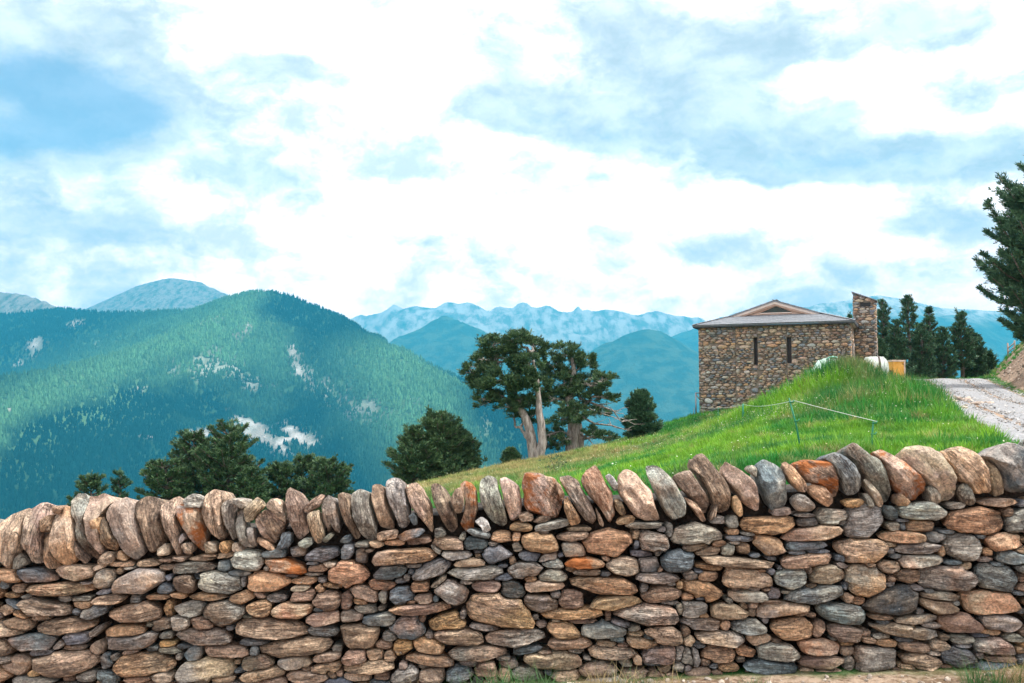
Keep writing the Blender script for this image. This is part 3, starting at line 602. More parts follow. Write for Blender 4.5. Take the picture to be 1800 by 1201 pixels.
# ------------------------------------------------------------------ the dry stone wall
WY = 6.1
COPING = {
(0, 850): """Y 0,400 60,350 150,320 250,260 240,310 225,420 215,560 185,650 180,720 130,780 110,900 60,920 0,900 -60,860 -70,430
P 250,300 370,215 430,210 540,260 560,320 400,400 410,530 395,580 400,800 410,860 310,860 265,760 185,680 215,560 230,430
T 540,250 610,235 640,270 600,330 550,320
O 390,400 500,340 540,330 530,440 520,520 420,520 390,460
OY 395,570 480,525 510,550 510,720 540,800 600,880 560,920 480,920 425,860 410,740
YO 520,360 640,270 690,250 720,330 750,450 770,560 760,680 800,760 800,830 700,890 600,850 530,760 515,640 515,540 530,460
B 760,600 800,660 870,780 915,840 880,860 810,780 770,680
LB 690,180 740,125 820,140 860,200 850,360 860,500 900,640 960,740 1020,830 960,850 860,760 800,640 760,500 770,400 700,290
P 860,140 950,140 1020,125 1090,170 1150,200 1090,250 1070,310 1000,390 1040,480 1060,600 1080,700 1050,760 960,700 900,560 860,400 850,250
O 940,390 1050,350 1070,420 1060,540 1000,500 950,450
BO 1070,340 1130,400 1190,540 1240,640 1220,720 1130,700 1070,620 1060,500
PG 1110,250 1180,200 1270,155 1350,200 1390,280 1420,370 1440,500 1480,640 1500,740 1410,830 1330,780 1260,700 1240,620 1190,540 1130,400 1090,320
Y 1060,760 1120,720 1190,730 1215,790 1180,850 1050,870 1000,850
O 1220,760 1260,700 1310,760 1330,820 1230,800
TB 1370,210 1470,150 1540,150 1620,200 1680,250 1670,360 1700,580 1690,640 1640,740 1550,745 1500,600 1460,460 1400,300
YT 1680,240 1740,190 1850,140 1900,200 1830,290 1830,400 1850,500 1900,760 1850,775 1790,640 1720,520 1690,400
Y 1650,700 1730,630 1780,720 1770,760 1660,770
G 140,800 200,740 260,800 280,860 200,910 140,905""",
(300, 840): """RG 30,330 60,290 140,300 230,290 300,300 320,420 320,560 340,640 320,800 280,790 190,660 120,540 60,440 10,390
L 120,240 160,200 230,165 320,210 345,260 310,330 290,320 140,320
G 80,640 120,580 150,650 90,700
Y 95,720 150,685 210,690 225,780 200,820 150,800
P 360,180 440,115 500,150 540,230 510,290 520,400 540,560 550,660 500,700 420,620 370,540 330,440 320,350 340,280
GT 340,700 400,670 470,710 490,780 440,800 360,800
Q 515,690 560,665 620,700 635,750 600,795 540,800 505,750
GB 510,280 580,235 650,250 720,310 670,370 660,470 690,570 680,640 640,680 590,580 550,500 525,380
G 640,225 680,215 830,245 820,300 740,330 670,280
GB 680,370 750,340 760,420 790,500 800,640 880,700 880,740 790,735 740,680 690,560 670,480
Y 650,690 700,680 770,780 690,810 650,770
GB 800,530 870,520 890,640 905,730 850,730 810,660
Y 760,330 840,270 900,200 960,250 990,310 900,380 870,450 800,480 770,430
BP 880,400 960,345 1060,360 1200,480 1170,560 1130,640 1100,700 1060,690 960,620 900,520 875,460
Y 1000,280 1050,225 1120,215 1170,270 1180,360 1210,430 1200,480 1120,430 1060,350 1010,320
OT 910,630 1000,650 1070,710 1095,760 1060,775 960,720 910,680
GS 1110,740 1150,660 1160,590 1240,575 1270,600 1260,730 1120,765
BP 1185,180 1215,100 1290,150 1340,220 1390,310 1400,400 1440,520 1440,600 1330,680 1280,600 1240,480 1210,340 1190,260
LG 1330,690 1400,640 1480,640 1500,700 1430,750 1350,730
B 1400,300 1500,220 1580,170 1625,190 1600,230 1560,320 1440,380 1400,370
YT 1440,390 1500,350 1560,340 1580,440 1620,600 1580,700 1530,700 1480,600 1450,480
GB 1570,270 1640,190 1720,260 1760,400 1770,580 1740,600 1690,520 1650,590 1600,480
G 1600,640 1690,575 1720,610 1640,690 1600,680""",
(600, 810): """BT -60,370 0,335 50,370 90,440 85,540 130,680 190,830 130,860 80,760 20,660 -20,560 -40,450
LG 90,360 190,310 280,340 270,440 300,520 330,620 360,740 350,850 280,880 210,820 150,700 100,580 90,460
BT 295,280 330,255 400,260 440,330 450,440 490,560 540,680 530,740 440,735 390,700 340,560 300,420
BL 445,230 500,190 600,200 650,250 680,400 710,520 710,680 640,740 600,720 550,580 490,480 450,340
PT 655,270 780,230 830,280 850,340 940,480 960,560 960,780 900,700 820,610 740,520 690,420
S 700,590 760,545 800,600 800,680 760,690
T 370,760 560,730 610,745 580,830 380,850
OS 585,800 680,740 850,710 885,740 830,800 680,850 610,840
YB 930,260 1010,250 1060,290 1130,400 1160,500 1210,600 1220,720 1170,780 1100,740 1050,620 1000,520 960,420
GB 980,720 1050,705 1110,770 1080,810 985,820
B 1150,400 1200,300 1260,280 1290,380 1300,450 1260,560 1210,560 1170,480
RT 1240,260 1300,210 1380,250 1420,320 1430,420 1440,520 1400,640 1380,790 1310,780 1240,690 1290,560 1300,420 1270,330
LG 1460,210 1560,160 1640,210 1660,310 1700,420 1740,580 1755,680 1680,710 1590,660 1520,560 1460,460 1445,320
GL 1400,640 1480,590 1550,640 1580,730 1500,780 1470,700
PT 1660,190 1720,170 1810,220 1880,280 1905,440 1890,580 1840,650 1780,640 1730,500 1690,340""",
(900, 790): """RP 110,340 140,260 250,260 350,290 440,310 490,350 500,430 540,540 530,660 470,740 340,740 300,700 160,670 115,580 130,470 100,420
B 460,330 510,370 560,480 540,560 490,480
O 550,530 590,500 640,590 730,740 720,790 620,810 590,740 550,640
GB 500,310 620,285 700,330 760,450 820,540 880,660 900,750 860,800 780,760 700,660 640,560 560,430
GR 740,290 800,220 890,170 940,240 980,340 1060,450 1080,560 1100,700 1040,800 960,680 900,590 820,510 760,420 735,340
T 880,610 930,690 970,780 960,820 920,790
GL 980,290 1030,255 1080,300 1120,370 1110,440 1070,440 1030,370
TO 1080,530 1140,520 1190,620 1210,690 1150,700 1090,630
O 1090,770 1150,720 1280,695 1310,730 1280,780 1120,800
TP 1130,290 1200,225 1270,230 1340,280 1400,360 1500,440 1510,560 1530,640 1580,750 1430,770 1310,720 1220,600 1150,500 1115,440
BL 1430,190 1500,170 1570,190 1670,270 1730,350 1770,430 1850,560 1850,700 1720,760 1640,700 1570,560 1510,430 1450,280""",
(1200, 770): """B -80,420 -20,370 90,330 130,400 200,500 270,600 310,700 280,820 220,800 130,680 60,600 0,560 -40,500
OT 10,620 60,640 140,680 210,770 260,880 210,890 120,760 60,700
TB 90,250 180,190 260,180 320,250 400,350 460,430 520,560 520,760 430,820 380,780 340,680 280,540 200,400 110,330
T 300,830 350,700 370,720 350,830 290,880
PB 450,370 480,260 560,300 660,370 740,430 800,530 820,640 810,780 720,750 640,680 600,600 500,480
G 680,340 740,280 790,320 790,420 740,400
O 530,620 570,600 620,680 640,820 590,830 540,740
LS 800,290 880,235 1000,280 1090,360 1110,500 1130,650 1110,740 960,780 910,680 860,560 800,440
OB 1050,280 1090,245 1180,310 1260,420 1320,500 1310,580 1210,560 1130,460 1080,360
RB 1200,290 1300,240 1420,240 1590,250 1650,380 1680,480 1670,620 1620,660 1560,560 1440,490 1320,480 1260,400
BO 1325,520 1380,490 1500,510 1590,610 1600,700 1540,740 1440,680 1350,600
GT 1150,650 1210,585 1290,600 1400,690 1420,740 1370,785 1220,780 1160,710
GS 1510,220 1640,150 1740,200 1830,280 1890,400 1890,560 1830,620 1760,620 1700,480 1640,360 1590,250""",
(1500, 760): """BG 0,130 50,110 130,170 220,240 310,270 380,380 420,520 460,660 430,760 370,760 270,640 180,500 110,400 60,300 -40,240 -60,190
GT 120,510 160,500 260,620 340,760 320,800 260,780 180,640
G 110,640 160,650 220,740 220,800 160,790
Q -100,740 0,705 100,700 130,740 60,800 -40,805 -90,780
RP 240,220 340,180 440,230 560,300 700,440 800,560 790,660 700,740 600,720 480,600 410,450 350,310
OB 470,690 500,640 600,730 570,780 470,780
YP 550,210 620,155 740,140 860,160 970,220 1050,350 1120,480 1120,650 1070,740 980,740 900,640 780,500 650,400 560,290
GT 800,600 830,560 920,640 930,740 880,770 810,740
YO 970,210 1090,170 1200,155 1300,200 1370,290 1430,440 1480,590 1440,640 1300,670 1240,560 1130,500 1080,380 1000,280
GB 1135,580 1190,530 1250,590 1290,740 1240,775 1170,760 1130,660
BT 1380,290 1430,260 1530,320 1600,440 1630,640 1550,690 1500,600 1460,440
GD 1420,260 1500,200 1600,130 1700,110 1800,140 1950,200 1990,620 1820,650 1660,640 1620,440 1550,320"""}
BODY = {
(0, 980, 300/1630): """290 185 500 120 -3 TS;715 165 370 140 0 T;995 205 190 170 8 TG;1120 145 90 60 0 T;1320 225 490 220 8 TG;940 95 130 50 20 Y;1140 75 260 45 2 O;1390 70 250 65 3 T;1220 110 90 25 0 G;1570 40 130 35 0 T;1580 105 150 60 0 B;1600 195 70 60 0 S;1570 295 150 110 0 S;30 250 90 140 0 S;155 300 140 90 0 T;90 370 190 55 -5 O;560 315 640 110 3 OT;815 250 130 30 0 G;985 335 180 60 8 S;230 385 100 45 0 G;430 480 470 170 -8 B;770 400 210 50 3 G;1050 400 390 80 5 TB;1285 405 130 90 0 S;1500 385 270 45 0 O;785 460 190 75 0 O;890 530 260 130 20 GS;1270 530 540 190 10 TB;1590 505 100 150 0 O;90 450 190 70 -25 S;50 510 140 110 0 T;190 555 130 50 -30 O;380 590 200 60 10 T;150 650 320 130 -5 TB;640 660 620 140 5 TB;905 710 170 70 40 G;1160 715 450 110 3 O;1420 645 110 60 0 G;1550 650 220 120 5 LB;250 810 550 170 4 SB;735 785 240 130 3 GS;560 840 120 70 45 G;1220 820 570 160 8 GT;1560 760 130 70 5 G;1570 840 160 70 0 Q;920 870 130 150 -40 B;370 915 240 60 0 S;1440 880 130 50 0 S;1225 910 160 45 5 T;150 1035 320 200 -3 TB;630 1015 600 220 8 TB;1000 1010 130 180 -15 SB;1080 960 90 70 0 G;1370 1030 580 200 7 OT;325 1110 150 70 10 Q;300 1180 500 70 0 G;820 1150 200 120 10 G;1010 1150 240 110 -15 S;1300 1175 270 60 3 T;1540 1150 200 100 0 T;640 1175 120 60 0 B""",
(300, 960, 300/1495): """190 190 380 110 3 BG;60 125 130 40 0 T;245 120 240 40 0 T;340 90 180 25 0 T;465 85 150 50 5 T;455 180 120 115 0 SG;660 145 280 170 -3 L;910 75 230 80 3 SB;1110 60 130 90 0 TS;1340 75 310 130 3 S;995 180 380 130 -8 RO;1235 155 120 40 0 S;1395 170 120 60 0 Y;1290 200 200 70 3 B;840 330 380 180 -3 O;420 330 400 190 -8 L;120 330 200 160 -10 OB;225 275 80 60 0 S;590 245 210 50 0 S;630 320 60 90 0 S;835 200 70 50 0 G;1045 265 120 30 0 S;1240 258 190 30 0 G;1160 310 240 65 0 O;1320 305 80 50 0 S;1130 380 170 65 0 Y;1150 440 240 100 8 T;1300 385 85 70 0 O;1420 355 180 50 -5 O;60 440 140 55 0 O;320 450 370 70 0 BO;620 455 210 120 5 OB;770 440 120 50 -20 T;920 460 170 75 -8 G;1390 480 270 160 3 B;160 550 260 130 0 G;470 590 370 210 0 BG;770 555 220 140 5 O;1060 565 370 150 3 TR;1285 565 90 40 0 S;80 680 190 130 15 L;275 680 200 110 5 T;660 625 110 30 0 G;860 720 640 180 -2 BT;1340 640 340 110 3 B;1330 750 300 85 -3 S;290 795 530 140 0 BG;515 720 80 50 0 S;720 850 310 50 0 S;470 930 430 120 -3 T;105 890 140 40 5 S;195 950 190 130 10 SB;1105 890 680 160 6 BT;730 930 80 90 -30 S;1450 900 100 60 0 G;330 1080 560 200 8 GT;590 1105 140 60 5 S;760 1030 300 130 10 B;570 1025 80 50 0 T;1075 1025 300 120 5 GT;1360 980 260 90 3 T;1360 1065 250 100 8 T;1185 1080 80 40 0 B;790 1130 420 130 12 T;1180 1160 340 110 3 GT;450 1170 200 50 0 T;260 1185 160 40 0 G;1410 1130 60 130 35 B""",
(600, 930, 300/1330): """50 355 370 200 -3 O;40 180 110 130 0 S;35 85 80 60 0 S;150 210 100 140 0 BS;210 175 80 30 0 T;480 215 540 120 4 OT;170 130 130 40 0 G;270 125 120 40 0 T;410 115 170 35 2 O;610 100 210 50 5 TB;835 120 230 110 -2 T;1050 115 190 120 0 D;1250 70 190 75 0 O;740 165 100 40 -35 G;890 210 240 75 0 G;1210 200 240 140 5 GS;1180 120 80 50 0 G;1065 182 80 25 0 S;1000 262 240 65 3 T;1065 215 60 45 0 T;375 335 250 110 5 S;560 290 130 40 0 S;700 325 330 130 28 SG;760 420 150 60 40 G;1050 345 450 100 4 G;1255 295 80 30 0 S;975 420 130 30 0 G;1140 455 230 90 0 BG;1330 480 180 150 0 D;310 440 230 75 -5 OB;455 410 90 45 5 S;185 510 240 120 -25 TB;320 525 80 100 -10 G;460 520 210 160 10 BS;605 460 150 90 0 O;645 555 150 90 0 BT;850 495 300 170 -20 BG;540 575 80 30 0 O;735 550 50 50 0 S;35 560 110 150 0 B;140 570 130 45 -8 O;610 630 540 90 2 BO;180 632 200 75 0 G;310 625 70 40 0 G;70 690 190 100 0 B;300 710 270 110 5 GS;520 770 270 200 0 BS;625 715 60 70 0 B;810 730 330 120 8 Q;945 680 60 100 -20 G;1228 640 558 270 -10 OT;1110 775 250 45 -5 G;150 845 340 190 5 TB;375 840 130 90 0 G;685 840 70 60 0 G;910 850 410 130 -5 BT;325 910 150 70 -10 T;475 920 150 120 0 Q;690 920 270 130 -12 OT;100 1005 190 120 10 BT;260 980 130 90 5 T;380 1000 90 90 0 T;225 1080 450 90 5 T;480 1070 70 60 0 G;680 1025 400 90 -5 OB;1075 970 510 110 4 TG;120 1165 230 70 0 GT;310 1155 140 70 0 B;500 1145 240 120 15 G;700 1140 220 120 0 B;650 1080 120 30 0 G;990 1060 170 60 0 G;1130 1100 200 120 0 TB;1270 1020 110 60 0 G""",
(900, 900, .25): """80 110 160 60 3 O;30 180 70 60 0 O;35 245 70 70 0 G;205 215 270 145 -5 O;105 45 100 60 10 T;205 65 120 50 8 B;280 100 250 75 10 G;430 175 270 70 5 TB;225 150 90 20 0 G;475 125 190 30 0 T;430 270 180 110 -5 GT;680 215 365 215 0 O;940 100 260 50 0 G;870 165 50 80 -15 T;1000 205 200 150 -5 GB;1060 130 80 40 0 S;1110 140 60 100 0 S;1300 168 400 165 3 G;880 240 45 70 0 S;910 295 160 50 0 S;1035 290 70 50 0 S;130 320 190 65 0 S;250 325 150 60 15 G;345 310 50 40 0 S;290 370 160 60 -8 L;495 365 280 85 -3 RO;665 330 70 40 -25 T;785 390 230 140 -3 T;970 375 150 120 0 S;1163 350 225 180 0 DS;1045 410 50 40 0 T;415 405 80 40 0 T;540 430 210 45 0 TG;660 440 80 40 0 S;90 415 240 100 3 LT;295 450 210 100 0 GT;130 478 90 50 3 O;235 525 290 75 0 T;645 520 520 125 -3 OT;1020 470 300 90 -3 TG;930 540 60 70 0 S;1070 585 310 120 5 T;1180 520 50 60 0 O;1130 515 70 30 0 G;190 645 250 140 0 BG;425 620 190 140 0 BT;310 590 80 60 0 G;720 640 390 105 3 O;1110 645 140 35 0 G;430 725 460 80 5 OB;680 735 50 80 0 B;940 725 460 140 -5 GT;1185 690 50 80 0 G;165 745 50 45 0 G;205 800 75 50 0 G;310 765 80 30 0 T;360 840 240 120 -3 O;500 775 220 40 0 OB;645 840 310 125 0 GD;770 790 150 45 -12 S;870 825 100 50 0 G;880 870 120 50 0 T;22 885 435 125 2 GT;410 930 330 75 3 OT;670 935 150 50 -5 T;740 905 110 40 0 S;780 945 90 30 0 B;915 930 240 80 -10 OT;1080 860 290 130 -5 BT;970 890 80 30 -10 S;110 975 200 60 8 S;280 1045 440 150 3 T;450 985 130 60 0 TG;235 995 150 35 0 T;690 995 350 90 -3 T;530 1035 60 35 0 G;1020 1010 270 120 5 BG;1180 1000 60 120 -10 G;885 1045 70 80 -20 T;620 1115 280 110 3 GB;1000 1080 140 30 -8 S;1080 1110 100 60 20 T;1170 1100 90 70 0 G;110 1150 220 100 0 GB;380 1160 200 90 0 TG;255 1135 60 40 0 S;860 1150 200 80 0 B;1010 1160 160 80 0 B;1130 1170 120 60 0 T""",
(1200, 890, 300/1159): """245 100 110 45 3 G;345 115 100 80 0 G;585 135 370 140 0 O;855 110 150 80 0 DB;840 65 160 30 0 G;1030 75 220 110 5 TG;680 45 140 45 8 GT;350 180 80 45 0 O;450 190 100 30 0 G;400 222 220 40 0 S;900 190 400 110 5 T;1100 115 80 40 0 G;95 280 190 55 8 GB;250 255 110 45 0 O;190 310 160 70 3 BT;318 305 100 90 0 G;365 255 80 30 0 G;425 285 100 70 0 OB;590 270 250 130 -30 OB;850 270 330 60 3 S;380 385 540 70 -3 T;500 340 60 40 0 S;610 355 70 35 0 S;850 370 390 100 5 T;780 320 130 30 5 S;930 310 200 30 0 S;185 420 190 50 -3 O;110 445 70 35 0 S;60 480 110 70 10 G;175 480 150 70 3 BO;440 490 370 160 -8 GT;545 445 70 25 -8 O;605 450 60 45 0 S;665 420 40 30 0 S;745 500 225 150 0 SL;870 440 50 60 0 B;975 465 215 140 0 TG;1080 355 80 60 0 S;1090 405 80 40 0 G;1100 470 35 60 0 T;145 580 310 130 -12 O;45 615 100 60 0 O;130 630 70 30 0 S;320 645 55 45 0 G;375 570 80 30 3 G;490 565 100 30 0 G;440 615 260 90 0 GT;630 600 90 80 -10 S;575 570 60 30 0 B;710 590 60 25 0 G;895 605 430 130 5 GS;885 547 90 35 0 B;610 658 140 30 0 T;1115 545 40 70 -25 S;1140 630 80 70 0 T;70 705 180 120 10 G;315 720 270 110 -5 TB;425 685 60 45 -30 T;480 730 60 60 0 B;665 705 420 95 7 GT;820 730 90 45 5 B;885 745 70 35 0 T;1065 735 340 140 -8 SG;145 750 70 35 0 O;125 800 260 80 -3 GB;290 815 80 70 0 OB;450 820 250 110 -5 GS;570 785 50 40 0 S;745 835 330 150 -2 O;935 835 90 130 -30 TB;1100 865 240 110 -3 B;25 860 70 100 0 B;50 915 80 80 30 T;260 900 340 100 -3 TG;525 905 170 80 8 T;640 920 70 35 0 B;650 990 290 140 0 GB;925 960 300 110 -5 TR;255 1010 250 110 0 B;440 995 150 70 -8 OB;1120 985 100 70 0 B;1130 945 100 30 0 O;1040 910 60 25 0 G;40 1030 100 100 0 G;90 1030 50 130 15 G;600 1095 380 110 -5 SD;405 1050 60 50 0 B;950 1060 310 90 0 BT;215 1095 60 40 0 S;320 1105 150 70 0 O;1140 1070 100 110 0 G;755 1055 40 20 0 S;120 1150 180 100 0 B;360 1165 150 60 0 T;840 1130 110 70 0 T;1010 1140 240 60 0 T;240 1150 90 70 0 B""",
(1500, 870, 300/1089): """76 185 276 190 8 LG;48 365 360 155 -3 TO;93 550 260 205 -8 GO;460 110 330 100 0 L;250 125 90 85 0 D;670 75 110 50 0 G;785 165 405 175 -3 OB;935 50 230 50 -2 BO;1000 115 70 70 0 OB;1090 165 210 160 0 GS;265 205 90 55 0 G;320 165 90 20 0 S;325 205 35 60 0 S;440 200 190 65 0 OB;325 275 280 75 -3 O;530 275 130 70 0 S;605 238 110 30 0 S;710 335 230 170 0 GL;980 305 290 110 0 OT;820 270 70 30 0 S;250 322 80 35 0 B;240 360 50 40 0 S;275 395 70 35 0 S;420 343 290 75 3 GB;575 365 45 70 0 O;865 365 60 55 0 O;1040 400 260 100 0 GS;865 418 110 45 0 G;930 448 90 30 0 S;435 425 280 80 3 GT;225 462 140 85 5 BT;640 435 120 35 0 S;735 465 80 60 0 T;355 525 165 100 0 B;625 530 380 160 -3 BG;920 530 300 170 -15 SG;250 540 60 45 0 T;245 575 70 40 0 G;120 455 70 35 0 T;265 680 350 190 15 D;40 680 90 55 0 O;410 600 100 45 -10 S;500 625 80 30 0 S;560 650 270 60 -5 BG;550 710 280 100 -12 B;665 695 55 40 0 SL;890 695 400 150 -3 TO;1080 630 100 40 0 S;1100 530 80 100 0 B;435 750 60 40 0 G;180 785 170 40 0 TB;400 800 290 60 3 GT;200 825 90 30 0 S;510 838 130 35 0 G;385 848 50 25 0 T;330 870 520 80 -8 GB;700 830 270 140 -5 B;970 820 260 110 -3 GT;1090 750 80 40 0 S;900 885 130 40 0 O;185 905 110 40 0 G;835 910 110 25 0 S;595 915 70 45 0 T;700 930 160 55 0 G;1040 915 150 60 0 G;330 930 120 30 0 S;220 950 150 60 0 OB;400 970 210 70 -3 TB;555 965 160 70 -8 GT;905 975 250 110 -5 GB;720 970 110 30 0 S;140 1060 280 200 0 BG;430 1060 290 100 -5 T;350 1100 110 40 0 T;690 1045 250 130 -8 SG;820 1030 50 60 0 G;525 1020 100 30 0 G;950 1055 220 50 0 B;1090 990 100 60 0 OB;605 1110 90 45 0 OB;765 1105 80 40 0 S"""}
CODES = ['T']*5+['O']*4+['G']*5+['S']*4+['B']*4+['TB']*3+['GT']*4+['BG']*3+['OB']*2+['L', 'D', 'Q']
BASE = [(-900,1090),(-300,1022),(0,1003),(150,1000),(250,988),(300,977),(450,972),(560,961),(640,957),(750,945),(850,932),(900,926),(1000,921),(1100,920),(1200,914),(1300,905),(1400,902),(1500,893),(1600,888),(1700,885),(1800,878),(2100,866),(2700,850)]
def base_y(x): return np.interp(x, [b[0] for b in BASE], [b[1] for b in BASE])
def px2wall(o):
    return np.array([P(x, y, WY)[[0, 2]] for x, y in o])
def build_wall():
    rg = np.random.default_rng(2); wall = empty('dry_stone_wall', (0, WY+.25, -1.65))
    tag(wall, 'long dry stone wall of rough flat stones topped with a row of upright leaning slabs', 'wall', kind='thing'); off = np.array(wall.location)
    S = []; codes = []
    for (x0, y0, s), txt in BODY.items():
        for q in txt.split(';'):
            a = q.split(); x, y, w, h, an = map(float, a[:5])
            S.append((x0+x*s, y0+y*s, w*s, h*s, R(-an), rg.uniform(1.75, 3.6))); codes.append(a[5])
    n_seen = len(S)
    def rows(xa, xb, ya, yb):
        y = ya
        while y < yb:
            h = rg.uniform(14, 34); x = xa-rg.uniform(0, 40)
            while x < xb:
                w = h*rg.uniform(1.3, 4.2)
                if base_y(x+w/2) < y+h*.3: S.append((x+w/2, y+h/2+rg.uniform(-3, 3), w*1.02, h*rg.uniform(.8, 1.1), R(rg.normal(0, 4)), rg.uniform(2.3, 3.8))); codes.append(rg.choice(CODES))
                x += w
            y += h
    rows(-620, -8, 960, 1300); rows(1812, 2500, 850, 1200); rows(0, 1000, 1203, 1300)
    # chinks still open get small pinning stones
    x0, x1, y0, y1, st = -10, 1812, 860, 1205, 2.0
    gx, gy = np.meshgrid(np.arange(x0, x1, st), np.arange(y0, y1, st)); occ = gy < base_y(gx)+4
    A = np.array(S)
    def mark(q):
        x, y, w, h, an, n = q; m = max(w, h)*.62; i0, i1 = max(int((x-m-x0)/st), 0), int((x+m-x0)/st)+1; j0, j1 = max(int((y-m-y0)/st), 0), int((y+m-y0)/st)+1
        X = gx[j0:j1, i0:i1]-x; Z = gy[j0:j1, i0:i1]-y; c, s = math.cos(an), math.sin(an)
        d = (np.abs((X*c+Z*s)/(w/2))**n+np.abs((-X*s+Z*c)/(h/2))**n); occ[j0:j1, i0:i1] |= d < 1.12**n
    for q in S: mark(q)
    for it in range(240):
        e = ~occ; dist = e.astype(np.int8); cur = e
        for k in range(9):
            nx = cur.copy(); nx[1:] &= cur[:-1]; nx[:-1] &= cur[1:]; nx[:,1:] &= cur[:,:-1]; nx[:,:-1] &= cur[:,1:]; cur = nx
            if not cur.any(): break
            dist = dist+cur
        mx = dist.max()
        if mx < 3: break
        j, i = np.unravel_index(dist.argmax(), dist.shape); r = e[j]; a = i
        while a > 0 and r[a-1]: a -= 1
        b = i
        while b < len(r)-1 and r[b+1]: b += 1
        h = mx*2*st*1.05; w = min((b-a+1)*st, 3.2*h)
        q = (float(np.clip(gx[0, i], gx[0, a]+w/2, gx[0, b]-w/2)) if (b-a)*st > w else float(gx[0, (a+b)//2]), float(gy[j, 0]), w*1.04, h, R(rg.normal(0, 6)), 2.4)
        S.append(q); codes.append(rg.choice(['S', 'G', 'B', 'T', 'GT', 'S', 'BG'])); mark(q)
    outs = pack(S, 40, 1.30, .35, seed=4, noise_amp=.13)
    area = [abs((o[:,0]*np.roll(o[:,1], -1)-np.roll(o[:,0], -1)*o[:,1]).sum())/2 for o in outs]
    seen = [a if (-5 < o[:,0].mean() < 1805 and o[:,1].mean() < 1201) else 0 for a, o in zip(area, outs)]
    top = set(np.argsort(seen)[::-1][:300].tolist()); rest = Stuff()
    for i, o in enumerate(outs):
        w = px2wall(o)[::-1]; size = math.sqrt(area[i])*.0035
        c, V, f, U = stone_geo(w, 100+i, bulge=.045, depth=.17, rough=.018, axis=-S[i][4], rings=(.985, .93, .84, .72, .58, .42, .22) if i in top else (.97, .86, .6, .3))
        y = WY+rg.normal(0, .010)+(.02 if size < .09 else 0)
        if i in top:
            b = stone_object('stone', wall, c, V, f, U, codes[i], y, rg); b.location = np.array(b.location)-off
        else: rest.add(c-off[[0, 2]], V, f, U, codes[i], y-off[1], rg)
    rest.obj('small_stones', wall)
    # copings
    k = 0
    for (x0, y0), txt in COPING.items():
        for ln in txt.split('\n'):
            a = ln.split(); pts = np.array([tuple(map(float, q.split(','))) for q in a[1:]])/6.0+[x0, y0]
            coping(wall, off, pts, a[0], 500+k, rg); k += 1
    for (xa, xb) in ((-560, -20), (1850, 2450)):
        x = xa
        while x < xb:
            w = rg.uniform(28, 60); b = base_y(x); h = rg.uniform(85, 125); ln = rg.uniform(-35, -10)
            pts = np.array([(x+ln, b-h), (x+w*.6+ln, b-h-rg.uniform(0, 12)), (x+w+ln*.6, b-h*.75), (x+w, b-h*.3), (x+w*.9, b-3), (x+w*.3, b-1), (x, b-h*.25), (x+ln*.7, b-h*.7)])
            coping(wall, off, pts, rg.choice(['T', 'P', 'B', 'G', 'YT', 'BT', 'GB', 'L', 'RT']), 800+k, rg); k += 1; x += w*.92
    # rubble heart of the wall
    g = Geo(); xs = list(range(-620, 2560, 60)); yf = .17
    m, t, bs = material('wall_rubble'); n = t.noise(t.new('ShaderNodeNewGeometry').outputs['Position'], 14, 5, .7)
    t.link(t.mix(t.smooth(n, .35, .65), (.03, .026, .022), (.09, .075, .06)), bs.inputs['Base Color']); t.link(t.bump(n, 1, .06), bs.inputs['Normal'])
    prof = [(x, base_y(x)-30) for x in xs]; W = [P(x, y, WY) for x, y in prof]; B = [(P(x, 1200, WY)[0], -2.9) for x in xs]
    v = []; 
    for (w_, b_) in zip(W, B): v += [(w_[0]-off[0], yf+.06-.25, w_[2]-.0-off[2]), (b_[0]-off[0], yf-.25, b_[1]-off[2]), (w_[0]-off[0], .30, w_[2]+.02-off[2]), (b_[0]-off[0], .34, b_[1]-off[2])]
    f = []
    for q in range(len(xs)-1):
        a, b = q*4, q*4+4; f += [(a, a+1, b+1, b), (a+2, a, b, b+2), (a+3, a+2, b+2, b+3)]
    o = mesh_obj('rubble_core', v, f, m, wall)
def coping(wall, off, pts, code, seed, rg):
    # round the traced corners a little and resample
    q = pts
    for _ in range(1):
        nx = np.roll(q, -1, 0); q = np.stack([q*.86+nx*.14, q*.14+nx*.86], 1).reshape(-1, 2)
    seg = np.hypot(*(np.roll(q, -1, 0)-q).T); L = np.concatenate([[0], np.cumsum(seg)]); n = 48; tt = np.linspace(0, L[-1], n, endpoint=False)
    qq = np.concatenate([q, q[:1]]); o = np.stack([np.interp(tt, L, qq[:,0]), np.interp(tt, L, qq[:,1])], 1)
    cen = o.mean(0); ar = (o[:,0]*np.roll(o[:,1], -1)-np.roll(o[:,0], -1)*o[:,1]).sum()/2
    if ar > 0: o = o[::-1]
    nz = fbm(np.stack([o[:,0]*.11, o[:,1]*.11, np.full(n, seed*1.7)], 1), 3, seed % 71)-.5; o = cen+(o-cen)*(1+.10*nz[:,None])
    w = px2wall(o); sz = math.sqrt(abs(ar))*.0035; small = sz < .12
    c, V, f, U = stone_geo(w, seed, bulge=.035 if small else .075, depth=.14 if small else rg.uniform(.26, .36), rings=(.985, .94, .87, .78, .67, .54, .40, .25, .11), rough=.022, taper=.70, facets=8, slope=(.3, 1.1), maxcut=.45)
    b = stone_object('coping_stone', wall, c, V, f, U, code, WY+(.0 if small else rg.uniform(.02, .06)), rg); b.location = np.array(b.location)-off
build_wall()
